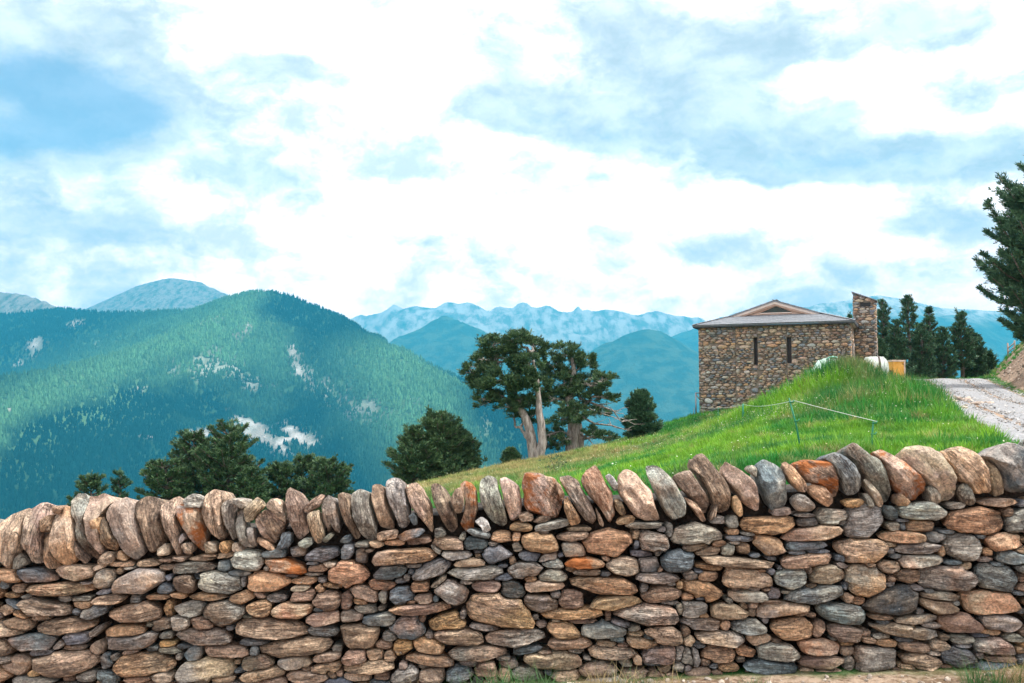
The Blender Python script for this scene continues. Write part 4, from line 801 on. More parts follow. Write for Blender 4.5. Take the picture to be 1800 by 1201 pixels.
# ------------------------------------------------------------------ the stone house
def plain(name, col, rough=.8, var=.25, scale=4.0, metal=0, bump=0.0, stretch=(1, 1, 1)):
    m, t, bs = material(name); tc = t.new('ShaderNodeTexCoord'); v = t.scalevec(tc.outputs['Object'], stretch); n = t.noise(v, scale, 5, .65); n2 = t.noise(v, scale*7, 4, .6)
    c = np.array(col); t.link(t.mix(t.smooth(t.math('ADD', t.math('MULTIPLY', n, .65), t.math('MULTIPLY', n2, .35)), .32, .68), tuple(c*(1-var)), tuple(c*(1+var))), bs.inputs['Base Color'])
    bs.inputs['Roughness'].default_value = rough; bs.inputs['Metallic'].default_value = metal
    if bump: t.link(t.bump(t.math('ADD', n, t.math('MULTIPLY', n2, .5)), .7, bump), bs.inputs['Normal'])
    return m
HC = P(1497, 700, 45.0); HU = np.array([-.929, .371]); HV = np.array([.371, .929]); HL = 6.9; HD = 8.6; EAVE = 3.98; FLOOR = -1.0
HXY = HC[:2].copy()
def hp(u, v, z): q = HXY+HU*u+HV*v; return (q[0], q[1], z)
def ray_front(px, py):      # where a line of sight meets the front wall plane (v = 0): u, z
    d = ray(px, py); n = np.array([HV[0], HV[1]]); s = (HXY@n)/(d[:2]@n); p = d*s; return (p[:2]-HXY)@HU, p[2]
def build_house():
    STRATA[:] = [.0, .25]; rg = np.random.default_rng(33); root = empty('stone_house', (HXY[0], HXY[1], 0)); root.rotation_euler = (0, 0, math.atan2(HU[1], HU[0])-math.pi)
    tag(root, 'rough stone mountain house with low slate roof, pale gable and two slit windows', 'house', kind='thing')
    # local frame: x = -u (front runs from x=0 to x=-HL), y = v, z up
    mortar = plain('dark_mortar', (.22, .185, .15), .95, .35, 6, bump=.02); slate = plain('roof_slate', (.20, .215, .235), .55, .3, 9, bump=.01); plaster = plain('pink_plaster', (.60, .42, .33), .9, .08, 3)
    board = plain('pale_fascia', (.62, .52, .46), .7, .12, 5); dark = plain('dark_interior', (.012, .014, .016), .3, .2); zinc = plain('dark_edge', (.045, .05, .055), .5, .2); grn = plain('dark_green_pane', (.02, .05, .045), .15, .2)
    wood = plain('weathered_shutter', (.30, .27, .25), .8, .25, 7, stretch=(6, 6, .6))
    slits = []
    for (xa, xb, ya, yb) in ((1324.5, 1332, 594, 641.5), (1382.5, 1391.5, 593, 638.5)):
        ua, za = ray_front(xa, ya); ub, zb = ray_front(xb, yb); slits.append((-max(ua, ub), -min(ua, ub), min(za, zb), max(za, zb)))
    slits.sort()
    def core(x0, x1, holes, y0, y1, z0, z1):
        g = Geo(); xs = [x0]+[h for s in holes for h in s[:2]]+[x1]
        for i in range(0, len(xs), 2): g.box(xs[i], xs[i+1], y0, y1, z0, z1)
        for s in holes: g.box(s[0], s[1], y0, y1, z0, s[2]); g.box(s[0], s[1], y0, y1, s[3], z1)
        return g
    T = .5
    wf = core(-HL, 0, slits, .06, T, FLOOR, EAVE-.02).obj('wall', mortar, root)
    for s in slits:
        w = Geo().box(s[0]+.003, s[1]-.003, .34, .36, s[2]+.003, s[3]-.003).obj('window', dark, root)
        Geo().box(s[0]+.006, s[0]+.03, .30, .338, s[2]+.01, s[3]-.01).obj('frame', zinc, w)
    dz = (FLOOR, 3.05); DOOR = (2.05, 2.75); SH = (1.05, 1.65)
    g = Geo(); g.box(-T, -.06, T+.002, DOOR[0], FLOOR, EAVE-.02); g.box(-T, -.06, DOOR[0], DOOR[1], dz[1], EAVE-.02); g.box(-T, -.06, DOOR[1], HD, FLOOR, EAVE-.02); ws = g.obj('wall', mortar, root)
    g = Geo(); g.box(-HL, -HL+T, T+.002, HD, FLOOR, EAVE-.02); g.box(-HL+T+.002, -T-.002, HD-T, HD, FLOOR, EAVE-.02); wb = g.obj('wall', mortar, root)
    dr = Geo().box(-.40, -.34, DOOR[0]+.01, DOOR[1]-.01, FLOOR, dz[1]-.01).obj('door', wood, root)
    fr = Geo(); fr.box(-.12, .05, DOOR[1]-.12, DOOR[1]+.03, FLOOR, dz[1]+.1); fr.box(-.12, .05, DOOR[0]-.03, DOOR[0]+.08, FLOOR, dz[1]); fr.box(-.12, .055, DOOR[0]+.08, DOOR[1]-.12, dz[1]-.06, dz[1]+.1); fr.obj('frame', board, dr)
    for k, (a, b) in enumerate(((1.0, 1.28), (1.38, 1.66))):
        s = Geo().box(-.055, .06, a, b, .95, 2.95).obj('shutter', wood, root); 
        for q in range(9): Geo().box(.062, .075, a+.03, b-.03, 1.05+q*.21, 1.13+q*.21).obj('slat', wood, s)
    # stones of every face: (face origin, local axes, size)
    seams = [(-5.9, -5.9)]
    def face_sites(w, z0, z1, big=1.0):
        S = []; z = z0
        while z < z1:
            h = rg.uniform(.06, .165)*big; x = -rg.uniform(0, .3)
            while x < w+.1:
                ww = h*rg.uniform(1.2, 3.6); S.append([x+ww/2, z+h/2+rg.normal(0, .015), ww, h*rg.uniform(.8, 1.1), R(rg.normal(0, 5)), rg.uniform(2.2, 3.4)]); x += ww*1.0
            z += h*.97
        # bigger rounded boulders that push the courses aside
        S = np.array(S); nb = int(w*(z1-z0)*1.0)
        B = np.stack([rg.uniform(.1, w-.1, nb), rg.uniform(z0+.1, z1-.15, nb), rg.uniform(.2, .42, nb), rg.uniform(.15, .28, nb), rg.normal(0, .15, nb), np.full(nb, 2.3)], 1)
        ok = np.ones(len(B), bool)
        for i in range(nb):
            for j in range(i):
                if ok[j] and abs(B[i,0]-B[j,0]) < .45 and abs(B[i,1]-B[j,1]) < .32: ok[i] = False
        B = B[ok]; keep = np.ones(len(S), bool)
        for b in B: keep &= ((np.abs(S[:,0]-b[0])/(b[2]/2+S[:,2]*.22))**2+(np.abs(S[:,1]-b[1])/(b[3]/2+S[:,3]*.25))**2) > 1
        return np.concatenate([S[keep], B]), keep.sum()
    faces = []
    def add_face(w, z0, z1, place, parent, blocked=None, pri=1.0):
        S, nS = face_sites(w, z0, z1)
        def blk(X, Z):
            r = (X < .005) | (X > w-.005) | (Z > z1-.005)
            if blocked is not None: r |= blocked(X, Z)
            return r
        keep = [i for i in range(len(S)) if 0 < S[i,0] < w and not (blocked is not None and blocked(np.array([S[i,0]]), np.array([S[i,1]]))[0])]
        S = S[keep]; outs = pack(S, 12, 1.3, .004, blk, seed=8, noise_amp=.08)
        for o, s in zip(outs, S):
            a = abs((o[:,0]*np.roll(o[:,1], -1)-np.roll(o[:,0], -1)*o[:,1]).sum())/2
            if a > .0008: faces.append((a*pri, o, place, parent))
    def front_block(X, Z):
        x = X-HL; r = np.zeros(X.shape, bool)
        for s in slits: r |= (x > s[0]-.01) & (x < s[1]+.01) & (Z > s[2]-.01) & (Z < s[3]+.01); 
        r |= (np.abs(x-slits[0][1]) < .012) | (np.abs(x-slits[1][0]) < .014) | (np.abs(x+HL*.745) < .008)
        return r
    add_face(HL, -.75, EAVE-.03, lambda o: (o[:,0]-HL, np.zeros(len(o)), o[:,1], 0), wf, front_block)
    add_face(HD, -.2, EAVE-.03, lambda o: (np.zeros(len(o)), o[:,0], o[:,1], 1), ws, lambda X, Z: ((X > DOOR[0]-.05) & (X < DOOR[1]+.05) & (Z < dz[1]+.12)) | ((X > .97) & (X < 1.7) & (Z > .9) & (Z < 3)), .12)
    # chimney
    CX0, CX1, CY0, CY1 = .015, 1.02, 3.0, 4.15; ZL, ZR = 5.62, 5.22
    ch = Geo(); v = [(x, y, z) for x, y in ((CX0+.05, CY0+.05), (CX1-.05, CY0+.05), (CX1-.05, CY1-.05), (CX0+.05, CY1-.05)) for z in (FLOOR, 0)]
    zt = lambda x: ZL+(ZR-ZL)*(x-CX0)/(CX1-CX0)
    v = [(CX0+.05, CY0+.05, FLOOR), (CX1-.05, CY0+.05, FLOOR), (CX1-.05, CY1-.05, FLOOR), (CX0+.05, CY1-.05, FLOOR), (CX0+.05, CY0+.05, zt(CX0+.05)), (CX1-.05, CY0+.05, zt(CX1-.05)), (CX1-.05, CY1-.05, zt(CX1-.05)), (CX0+.05, CY1-.05, zt(CX0+.05))]
    ch.add(v, [(0,3,2,1), (0,1,5,4), (1,2,6,5), (2,3,7,6), (3,0,4,7), (4,5,6,7)]); chm = ch.obj('chimney', mortar, root)
    cap = Geo(); v = [(CX0-.06, CY0-.08, zt(CX0-.06)), (CX1+.08, CY0-.08, zt(CX1+.08)), (CX1+.08, CY1+.08, zt(CX1+.08)), (CX0-.06, CY1+.08, zt(CX0-.06))]; v += [(x, y, z+.05) for x, y, z in v]
    cap.add(v, [(0,3,2,1), (0,1,5,4), (1,2,6,5), (2,3,7,6), (3,0,4,7), (4,5,6,7)]).obj('cap', slate, chm)
    VN = (.33, .80, 4.95, 5.14); Geo().box(VN[0], VN[1], CY0+.02, CY0+.048, VN[2], VN[3]).obj('vent', dark, chm)
    for q in range(2): Geo().box(VN[0]+.01, VN[1]-.01, CY0-.01, CY0+.018, VN[2]+.05+q*.06, VN[2]+.07+q*.06).obj('vent_bar', zinc, chm)
    add_face(CX1-CX0, 0., 5.6, lambda o: (o[:,0]+CX0, np.full(len(o), CY0), o[:,1], 0), chm, lambda X, Z: (Z > zt(X+CX0)-.01) | ((X+CX0 > VN[0]-.01) & (X+CX0 < VN[1]+.01) & (Z > VN[2]-.01) & (Z < VN[3]+.01)))
    add_face(CY1-CY0, 0., 5.2, lambda o: (np.full(len(o), CX1), CY0+o[:,0], o[:,1], 1), chm, None, .3)
    add_face(CY1-CY0, 4.0, 5.55, lambda o: (np.full(len(o), CX0), CY1-o[:,0], o[:,1], 2), chm, None, .02)
    order = np.argsort([-f[0] for f in faces]); rest = {}
    HCODE = ['T']*4+['TB']*4+['B']*8+['BG']*5+['G']*5+['S']*6+['O']*2+['GT']*4+['OB']*2+['Y', 'L', 'D', 'D', 'SB', 'SB', 'SB', 'P']
    for rank, i in enumerate(order):
        a, o, place, parent = faces[i]; n = len(o); c = o.mean(0); x, y, z, ax = place(o); seed = 3000+int(i)
        depth = .09; pr = rg.uniform(.008, .035); L = np.stack([x, y, z], 1)
        nrm = {0: np.array([0, -1.0, 0]), 1: np.array([1.0, 0, 0]), 2: np.array([-1.0, 0, 0])}[ax]; cc = L.mean(0)
        if ax != 0: L = L   # orientation handled by recalculated normals below
        tilt = rg.normal(0, .05, 3)
        V = np.concatenate([L-nrm*depth, L, cc+(L-cc)*.90+nrm*pr, cc+(L-cc)*.4+nrm*(pr*1.35)+(L-cc)@tilt[:,None]*nrm, (cc+nrm*pr*1.4)[None]])
        f = topo(4, n); sgn = np.dot(np.cross(L[1]-L[0], L[2]-L[1]), nrm)
        if sgn < 0: f = [tuple(reversed(q)) for q in f]
        code = str(rg.choice(HCODE)) if a < .045 else str(rg.choice(['T', 'Y', 'O', 'G', 'GT', 'S', 'L', 'P', 'OT'])); U = V*1.6+rg.uniform(-40, 40, 3)
        if rank < 300:
            b = mesh_obj('stone', V-cc, f, STONE, parent, True); b.location = tuple(cc); ca, cb = colours(code, rg); m = len(V)
            fattr(b.data, 'rco', 'FLOAT_VECTOR', U); fattr(b.data, 'col', 'FLOAT_COLOR', np.tile(ca, (m, 1))); fattr(b.data, 'col2', 'FLOAT_COLOR', np.tile(cb, (m, 1)))
        else:
            st = rest.setdefault(parent.name, (parent, Stuff()))[1]; st.add(np.zeros(2), V, f, U, code, 0, rg)
    for p, st in rest.values(): st.obj('small_stones', p)
    # roof: slate covered planes with a gablet over the front hip
    OV = .24; px_ = .325; gy = 1.3; ridge = EAVE+.03+px_*(HL/2+OV); cx = -HL/2; hz = lambda y: EAVE+.03+.335*(y+OV)
    def at_h(h): return (ridge-h)/px_        # half width of the main roof at height h
    gz = hz(gy); hw = at_h(gz); E = HL/2+OV
    g = Geo(); th = .05
    def slab(q, parentg):
        q = [np.array(p) for p in q]; n = np.cross(q[1]-q[0], q[2]-q[0]); n = n/np.linalg.norm(n); n = n*np.sign(n[2]); k = len(q); v = [p for p in q]+[p-n*th for p in q]
        parentg.add(v, [tuple(range(k)), tuple(range(2*k-1, k-1, -1))]+[(i, i+k, (i+1) % k+k, (i+1) % k) for i in range(k)])
    yb = HD+OV; e0 = EAVE+.03; gov = .22
    slab([(cx-E, -OV, e0), (cx+E, -OV, e0), (cx+hw, gy, gz), (cx-hw, gy, gz)], g)
    slab([(cx+E, -OV, e0), (cx+E, yb, e0), (cx+.002, yb, ridge), (cx+.002, gy-gov, ridge), (cx+hw*.985, gy-gov, gz+.012), (cx+hw, gy, gz)], g)
    slab([(cx-E, yb, e0), (cx-E, -OV, e0), (cx-hw, gy, gz), (cx-hw*.985, gy-gov, gz+.012), (cx-.002, gy-gov, ridge), (cx-.002, yb, ridge)], g)
    roof = g.obj('roof', slate, root)
    # eaves board under the slates
    g = Geo(); g.box(cx-E+.03, cx+E-.03, -OV+.03, -OV+.07, e0-.11, e0-.052); g.box(cx+E-.07, cx+E-.03, -OV+.075, yb-.03, e0-.11, e0-.052); g.box(cx-E+.03, cx-E+.07, -OV+.075, yb-.03, e0-.11, e0-.052); g.obj('eaves_board', zinc, roof)
    g = Geo(); g.box(cx-E+.075, cx+E-.075, -OV+.075, -.001, e0-.09, e0-.06); g.box(.001, cx+E-.075, .002, yb-.03, e0-.09, e0-.06); g.obj('soffit', board, roof)
    # slates laid in courses on the visible slopes
    sv = []; sf = []
    def slates(o, ax, up, length, height, clip):
        o, ax, up = map(np.array, (o, ax, up)); nr = np.cross(ax, up); nr = nr*np.sign(nr[2]); h = 0.0; r = 0
        while h < height:
            x = -rg.uniform(0, .3)
            while x < length:
                w = rg.uniform(.18, .36); a0, a1 = clip(h)
                xa, xb = max(x, a0), min(x+w-.006, a1)
                if xb-xa > .05:
                    hh = .26; b = o+up*h+nr*(.012+rg.uniform(0, .008)); q = [b+ax*xa+nr*.016, b+ax*xb+nr*.016, b+ax*xb+up*hh, b+ax*xa+up*hh]
                    k = len(sv); sv.extend([tuple(p) for p in q]+[tuple(p-nr*.014) for p in q]); sf.extend([(k, k+1, k+2, k+3), (k+1, k, k+4, k+5), (k+2, k+1, k+5, k+6), (k, k+3, k+7, k+4)])
                x += w
            h += .15; r += 1
    upf = np.array([0, 1, .335]); lf = np.linalg.norm(upf); upf = upf/lf; Hf = (gy+OV)*lf
    slates((cx-E, -OV, e0), (1, 0, 0), upf, 2*E, Hf-.12, lambda h: ((E-hw)*h/Hf, 2*E-(E-hw)*h/Hf))
    upr = np.array([-1, 0, px_]); lr = np.linalg.norm(upr); upr = upr/lr
    slates((cx+E, -OV, e0), (0, 1, 0), upr, yb+OV, E*lr-.1, lambda h: (min(h/(E-hw)/lr*(gy+OV), gy+OV-gov) if h < (E-hw)*lr else gy+OV-gov, yb+OV))
    upl = np.array([1, 0, px_])/lr
    slates((cx-E, -OV, e0), (0, 1, 0), upl, yb+OV, E*lr-.1, lambda h: (min(h/(E-hw)/lr*(gy+OV), gy+OV-gov) if h < (E-hw)*lr else gy+OV-gov, yb+OV))
    so = mesh_obj('slates', sv, sf, slate, roof); so['kind'] = 'stuff'
    # gable: plaster triangle with a dark opening, barge boards
    gw = hw*.97; y = gy-.02; tw, thh = .80, .30; gz0 = gz+.02; tb = gz0+.10
    v = []; tri = [(cx-gw, gz0), (cx+gw, gz0), (cx, gz0+gw*px_-.04)]; inn = [(cx-tw*.93, tb), (cx+tw, tb), (cx+.05, tb+thh)]
    for yy in (y, y+.12): v += [(a, yy, b) for a, b in tri]+[(a, yy, b) for a, b in inn]
    g = Geo().add(v, [(0,1,4,3), (1,2,5,4), (2,0,3,5), (6,9,10,7), (7,10,11,8), (8,11,9,6), (3,4,10,9), (4,5,11,10), (5,3,9,11)]); gab = g.obj('gable', plaster, root)
    Geo().add([(a, y+.09, b) for a, b in inn], [(0, 1, 2)]).obj('window', grn, gab)
    g = Geo().box(cx-tw*.9, cx+tw*.97, y-.05, y-.002, tb-.05, tb-.005); g.obj('sill', board, gab)
    for s in (-1, 1):
        for (d0, d1, yy, mm, nm) in ((.052, .17, gy-gov+.03, board, 'barge_board'), (.175, .235, gy-gov+.08, plaster, 'barge_trim')):
            x1 = hw*.99; q = [(cx+s*.001, ridge-d0), (cx+s*x1, ridge-px_*x1-d0), (cx+s*(x1-.05), ridge-px_*x1-d1+.02), (cx+s*.001, ridge-d1)]
            v = [(a, yy, b) for a, b in q]+[(a, yy+.04, b) for a, b in q]; mesh_obj(nm, v, [(0,1,2,3), (7,6,5,4), (0,4,5,1), (1,5,6,2), (2,6,7,3), (3,7,4,0)], mm, gab)
    # lamp ring on the chimney foot
    rv, rf = [], []
    for k in range(14):
        a = 2*math.pi*k/14
        for q in range(6):
            b = 2*math.pi*q/6; rr = .075+.018*math.cos(b); rv.append((.28+rr*math.cos(a), CY0-.06+.018*math.sin(b), 2.15+rr*math.sin(a)))
    for k in range(14):
        for q in range(6): rf.append((k*6+q, k*6+(q+1) % 6, ((k+1) % 14)*6+(q+1) % 6, ((k+1) % 14)*6+q))
    mesh_obj('wall_ring', rv, rf, plain('pale_metal', (.6, .6, .6), .4, .1), chm, True)
build_house()
# ------------------------------------------------------------------ pines
def bark_mat(name, a, b):
    m, t, bs = material(name); tc = t.new('ShaderNodeTexCoord'); n = t.noise(t.scalevec(tc.outputs['Object'], (9, 9, 2.2)), 1.0, 6, .7)
    t.link(t.mix(t.smooth(n, .36, .64), a, b), bs.inputs['Base Color']); t.link(t.bump(n, 1, .04), bs.inputs['Normal']); return m
BARK = bark_mat('pine_bark', (.085, .065, .055), (.22, .18, .155)); BARK_OLD = bark_mat('old_pine_bark', (.16, .135, .12), (.44, .39, .35))
def needle_mat(name, a, b):
    m, t, bs = material(name); c = t.attr('tone').outputs['Fac']; g = t.new('ShaderNodeNewGeometry'); n = t.noise(g.outputs['Position'], 1.3, 3, .6)
    t.link(t.mix(t.smooth(t.math('ADD', t.math('MULTIPLY', c, .7), t.math('MULTIPLY', n, .45)), .3, .8), a, b), bs.inputs['Base Color'])
    bs.inputs['Roughness'].default_value = .6; bs.inputs['Specular IOR Level'].default_value = .3; return m
NEEDLE = needle_mat('pine_needles', (.020, .058, .030), (.10, .175, .072)); NEEDLE_BLUE = needle_mat('dark_pine_needles', (.022, .066, .040), (.095, .19, .095))
def tufts_mesh(name, pos, dirs, size, mat, parent, seed, blades=9, spread=.55, width=.07):
    """needle brushes: narrow blades fanned round each twig tip"""
    rg = np.random.default_rng(seed); n = len(pos); pos = np.repeat(pos, blades, 0); d = np.repeat(dirs/np.linalg.norm(dirs, axis=1)[:,None], blades, 0)
    sz = np.repeat(size, blades)*rg.uniform(.65, 1.15, n*blades)
    d = d+rg.normal(0, spread, d.shape)*np.array([1, 1, .8]); d /= np.linalg.norm(d, axis=1)[:,None]
    side = np.cross(d, rg.normal(0, 1, d.shape)); side /= np.linalg.norm(side, axis=1)[:,None]+1e-9
    base = pos-d*sz[:,None]*.15; w = (sz*width)[:,None]
    V = np.stack([base, base+d*sz[:,None]*.75+side*w*1.25, base+d*sz[:,None]*1.02-side*w*.9], 1).reshape(-1, 3)
    o = np_mesh(name, V, np.arange(len(V)).reshape(-1, 3), mat, parent); tone = np.repeat(np.clip(np.repeat(rg.uniform(0, 1, n), blades)*.6+rg.uniform(0, .4, n*blades), 0, 1), 3)
    fattr(o.data, 'tone', 'FLOAT', tone); return o
def crooked(p0, p1, rg, n=6, amp=.06, sag=0.0):
    p0, p1 = np.array(p0, float), np.array(p1, float); L = np.linalg.norm(p1-p0); t = np.linspace(0, 1, n)[:,None]; q = p0+(p1-p0)*t
    q += np.sin(t*math.pi)*np.array([[0, 0, -sag]])*L; j = rg.normal(0, amp*L, (n, 3))*np.sin(t*math.pi); return q+j*.5
def cone_pine(name, base, H, Rr, seed, label, group=None, mat=None, tuft=.26, skirt=.08, pw=.75, density=1.0, lean=0.0, trunk_mat=None, up=.35, oval=False):
    rg = np.random.default_rng(seed); root = empty(name, base); tag(root, label, 'pine tree', group, 'thing')
    tr = [np.array([lean*z*z*.1+.02*H*(rg.random()-.5)*(z > .05), .02*H*(rg.random()-.5)*(z > .05), z*H-.15*(z == 0)]) for z in np.linspace(0, .97, 7)]
    r0 = .028*H+.03; v, f = tube_geo(tr, [r0*(1-.9*q) for q in np.linspace(0, 1, 7)], 8); mesh_obj('trunk', v, f, trunk_mat or BARK, root, True)
    TR = np.array(tr); g = Geo(); pos = []; dr = []; z = skirt; dz = .055/density**.5
    while z < .985:
        a0 = rg.uniform(0, 6.28); nb = rg.integers(5, 8)
        for k in range(nb):
            a = a0+6.283*k/nb+rg.normal(0, .25); t = (z-skirt)/(1-skirt); env = (1-t)**pw*(.75+.25*min(1, t*6)) if not oval else max(0, math.sin(math.pi*(.20+.78*t)))**.8
            L = Rr*env*rg.uniform(.55, 1.12)+.05*H*(1-t)*.3+.03; zz = min(max(z+rg.normal(0, .012), .01), .98)
            p0 = np.array([np.interp(zz, np.linspace(0, .97, 7), TR[:,q]) for q in range(3)]); ca, sa = math.cos(a), math.sin(a); rise = up*(.3+.9*t)*rg.uniform(.6, 1.4)-.12*(1-t)
            p1 = p0+np.array([ca*L, sa*L, L*rise]); cv = crooked(p0, p1, rg, 5, .06, .06*(1-t))
            cv[-1,2] += L*.10; vv, ff = tube_geo(cv, [max(.008, .10*r0+.018*L*(1-q)) for q in np.linspace(0, 1, 5)], 4); g.add(vv, ff)
            n = int(max(6, 9*L/tuft*density)); s = rg.uniform(.22, 1, n)**.8
            pc = np.stack([np.interp(s, np.linspace(0, 1, 5), cv[:,q]) for q in range(3)], 1)
            lat = rg.normal(0, 1, n)*L*.16*(1.15-.5*s); pc += np.stack([-sa*lat, ca*lat, np.abs(rg.normal(0, .35, n))*tuft*.6], 1)
            pos.append(pc); dd = np.tile([ca*.7, sa*.7, .55+rise*.5], (n, 1)); dd[:,0] += -sa*lat*1.5; dd[:,1] += ca*lat*1.5; dr.append(dd)
        z += dz*rg.uniform(.75, 1.25)
    tip = np.stack([np.full(5, TR[-1,0]), np.full(5, TR[-1,1]), np.linspace(.94, 1.0, 5)*H], 1); pos.append(tip); dr.append(np.tile([0, 0, 1.0], (5, 1)))
    pos = np.concatenate(pos); dr = np.concatenate(dr); g.obj('branches', trunk_mat or BARK, root, True)
    tufts_mesh('crown', pos, dr, np.full(len(pos), tuft*.84)*rg.uniform(.75, 1.25, len(pos)), mat or NEEDLE, root, seed+1); return root
def old_pine(name, stems, blobs, Y, label, seed, deadwood=()):
    """veteran pine: stems [(px,py)...] polylines with radius, foliage clouds (px, py, rx, ry) each carried by a limb"""
    rg = np.random.default_rng(seed); b = P(stems[0][0][0][0], stems[0][0][0][1], Y); b[2] = min(b[2], ground(b[0], b[1])[0])-.1; root = empty(name, b); tag(root, label, 'pine tree', kind='thing')
    W = lambda px, py, dy=0: P(px, py, Y+dy)-b; mp = F/Y; tips = []
    for i, (pts, r0, r1) in enumerate(stems):
        q = np.array([W(px, py, dy) for px, py, dy in pts]); 
        n = 12; t = np.linspace(0, 1, len(q)); tt = np.linspace(0, 1, n); c = np.stack([np.interp(tt, t, q[:,k]) for k in range(3)], 1)
        c[1:-1] += rg.normal(0, .035, (n-2, 3)); rad = r0+(r1-r0)*tt; rad[0] *= 1.25; v, f = tube_geo(c, rad, 10); mesh_obj('trunk', v, f, BARK_OLD, root, True)
        tips += [c[k] for k in range(4, n)]
    tips = np.array(tips); g = Geo(); pos = []; dr = []
    for (px, py, rx, ry) in blobs:
        dy = rg.normal(0, .6); c = W(px, py, dy); rx_, ry_ = rx/mp, ry/mp
        cand = tips[tips[:,2] < c[2]+.1]; cand = cand if len(cand) else tips; d = np.linalg.norm(cand-c, axis=1)+.6*np.abs(cand[:,2]-(c[2]-.35)); o = cand[d.argmin()]
        cv = crooked(o, c, rg, 7, .10, -.04); L = np.linalg.norm(c-o); v, f = tube_geo(cv, [max(.018, .03+.035*L*(1-q)) for q in np.linspace(0, 1, 7)], 6); g.add(v, f)
        nt = rg.integers(11, 16); per = max(6, int(rx*ry*.075))
        for k in range(nt):
            u = rg.normal(0, 1, 3); u /= np.linalg.norm(u); tp = c+u*np.array([rx_, rx_*.9, ry_])*rg.uniform(.6, 1.1); tv = crooked(cv[rg.integers(3, 7)], tp, rg, 4, .1, -.03); v, f = tube_geo(tv, [.02, .016, .012, .008], 4); g.add(v, f)
            s = rg.normal(0, .19, (per, 3))*np.array([rx_*.8, rx_*.8, ry_*.9]); pc = tp+s; pos.append(pc); dr.append(u*.5+s/np.maximum(rx_, .05)*.4+np.array([0, 0, .55]))
    for (pts, r) in deadwood:
        q = np.array([W(px, py, dy) for px, py, dy in pts]); v, f = tube_geo(q, [r*(1-.75*k/(len(q)-1)) for k in range(len(q))], 5); g.add(v, f)
        for k in range(1, len(q)):
            for _ in range(4):
                e = q[k]+rg.normal(0, 1, 3)*np.array([.32, .25, .16])+[.1, 0, -.05]; v, f = tube_geo(crooked(q[k], e, rg, 4, .12), [r*.3, r*.25, r*.18, r*.08], 4); g.add(v, f)
    g.obj('branches', BARK_OLD, root, True); pos = np.concatenate(pos); dr = np.concatenate(dr)
    tufts_mesh('crown', pos, dr, np.full(len(pos), .185)*rg.uniform(.75, 1.25, len(pos)), NEEDLE, root, seed+1, blades=9); return root
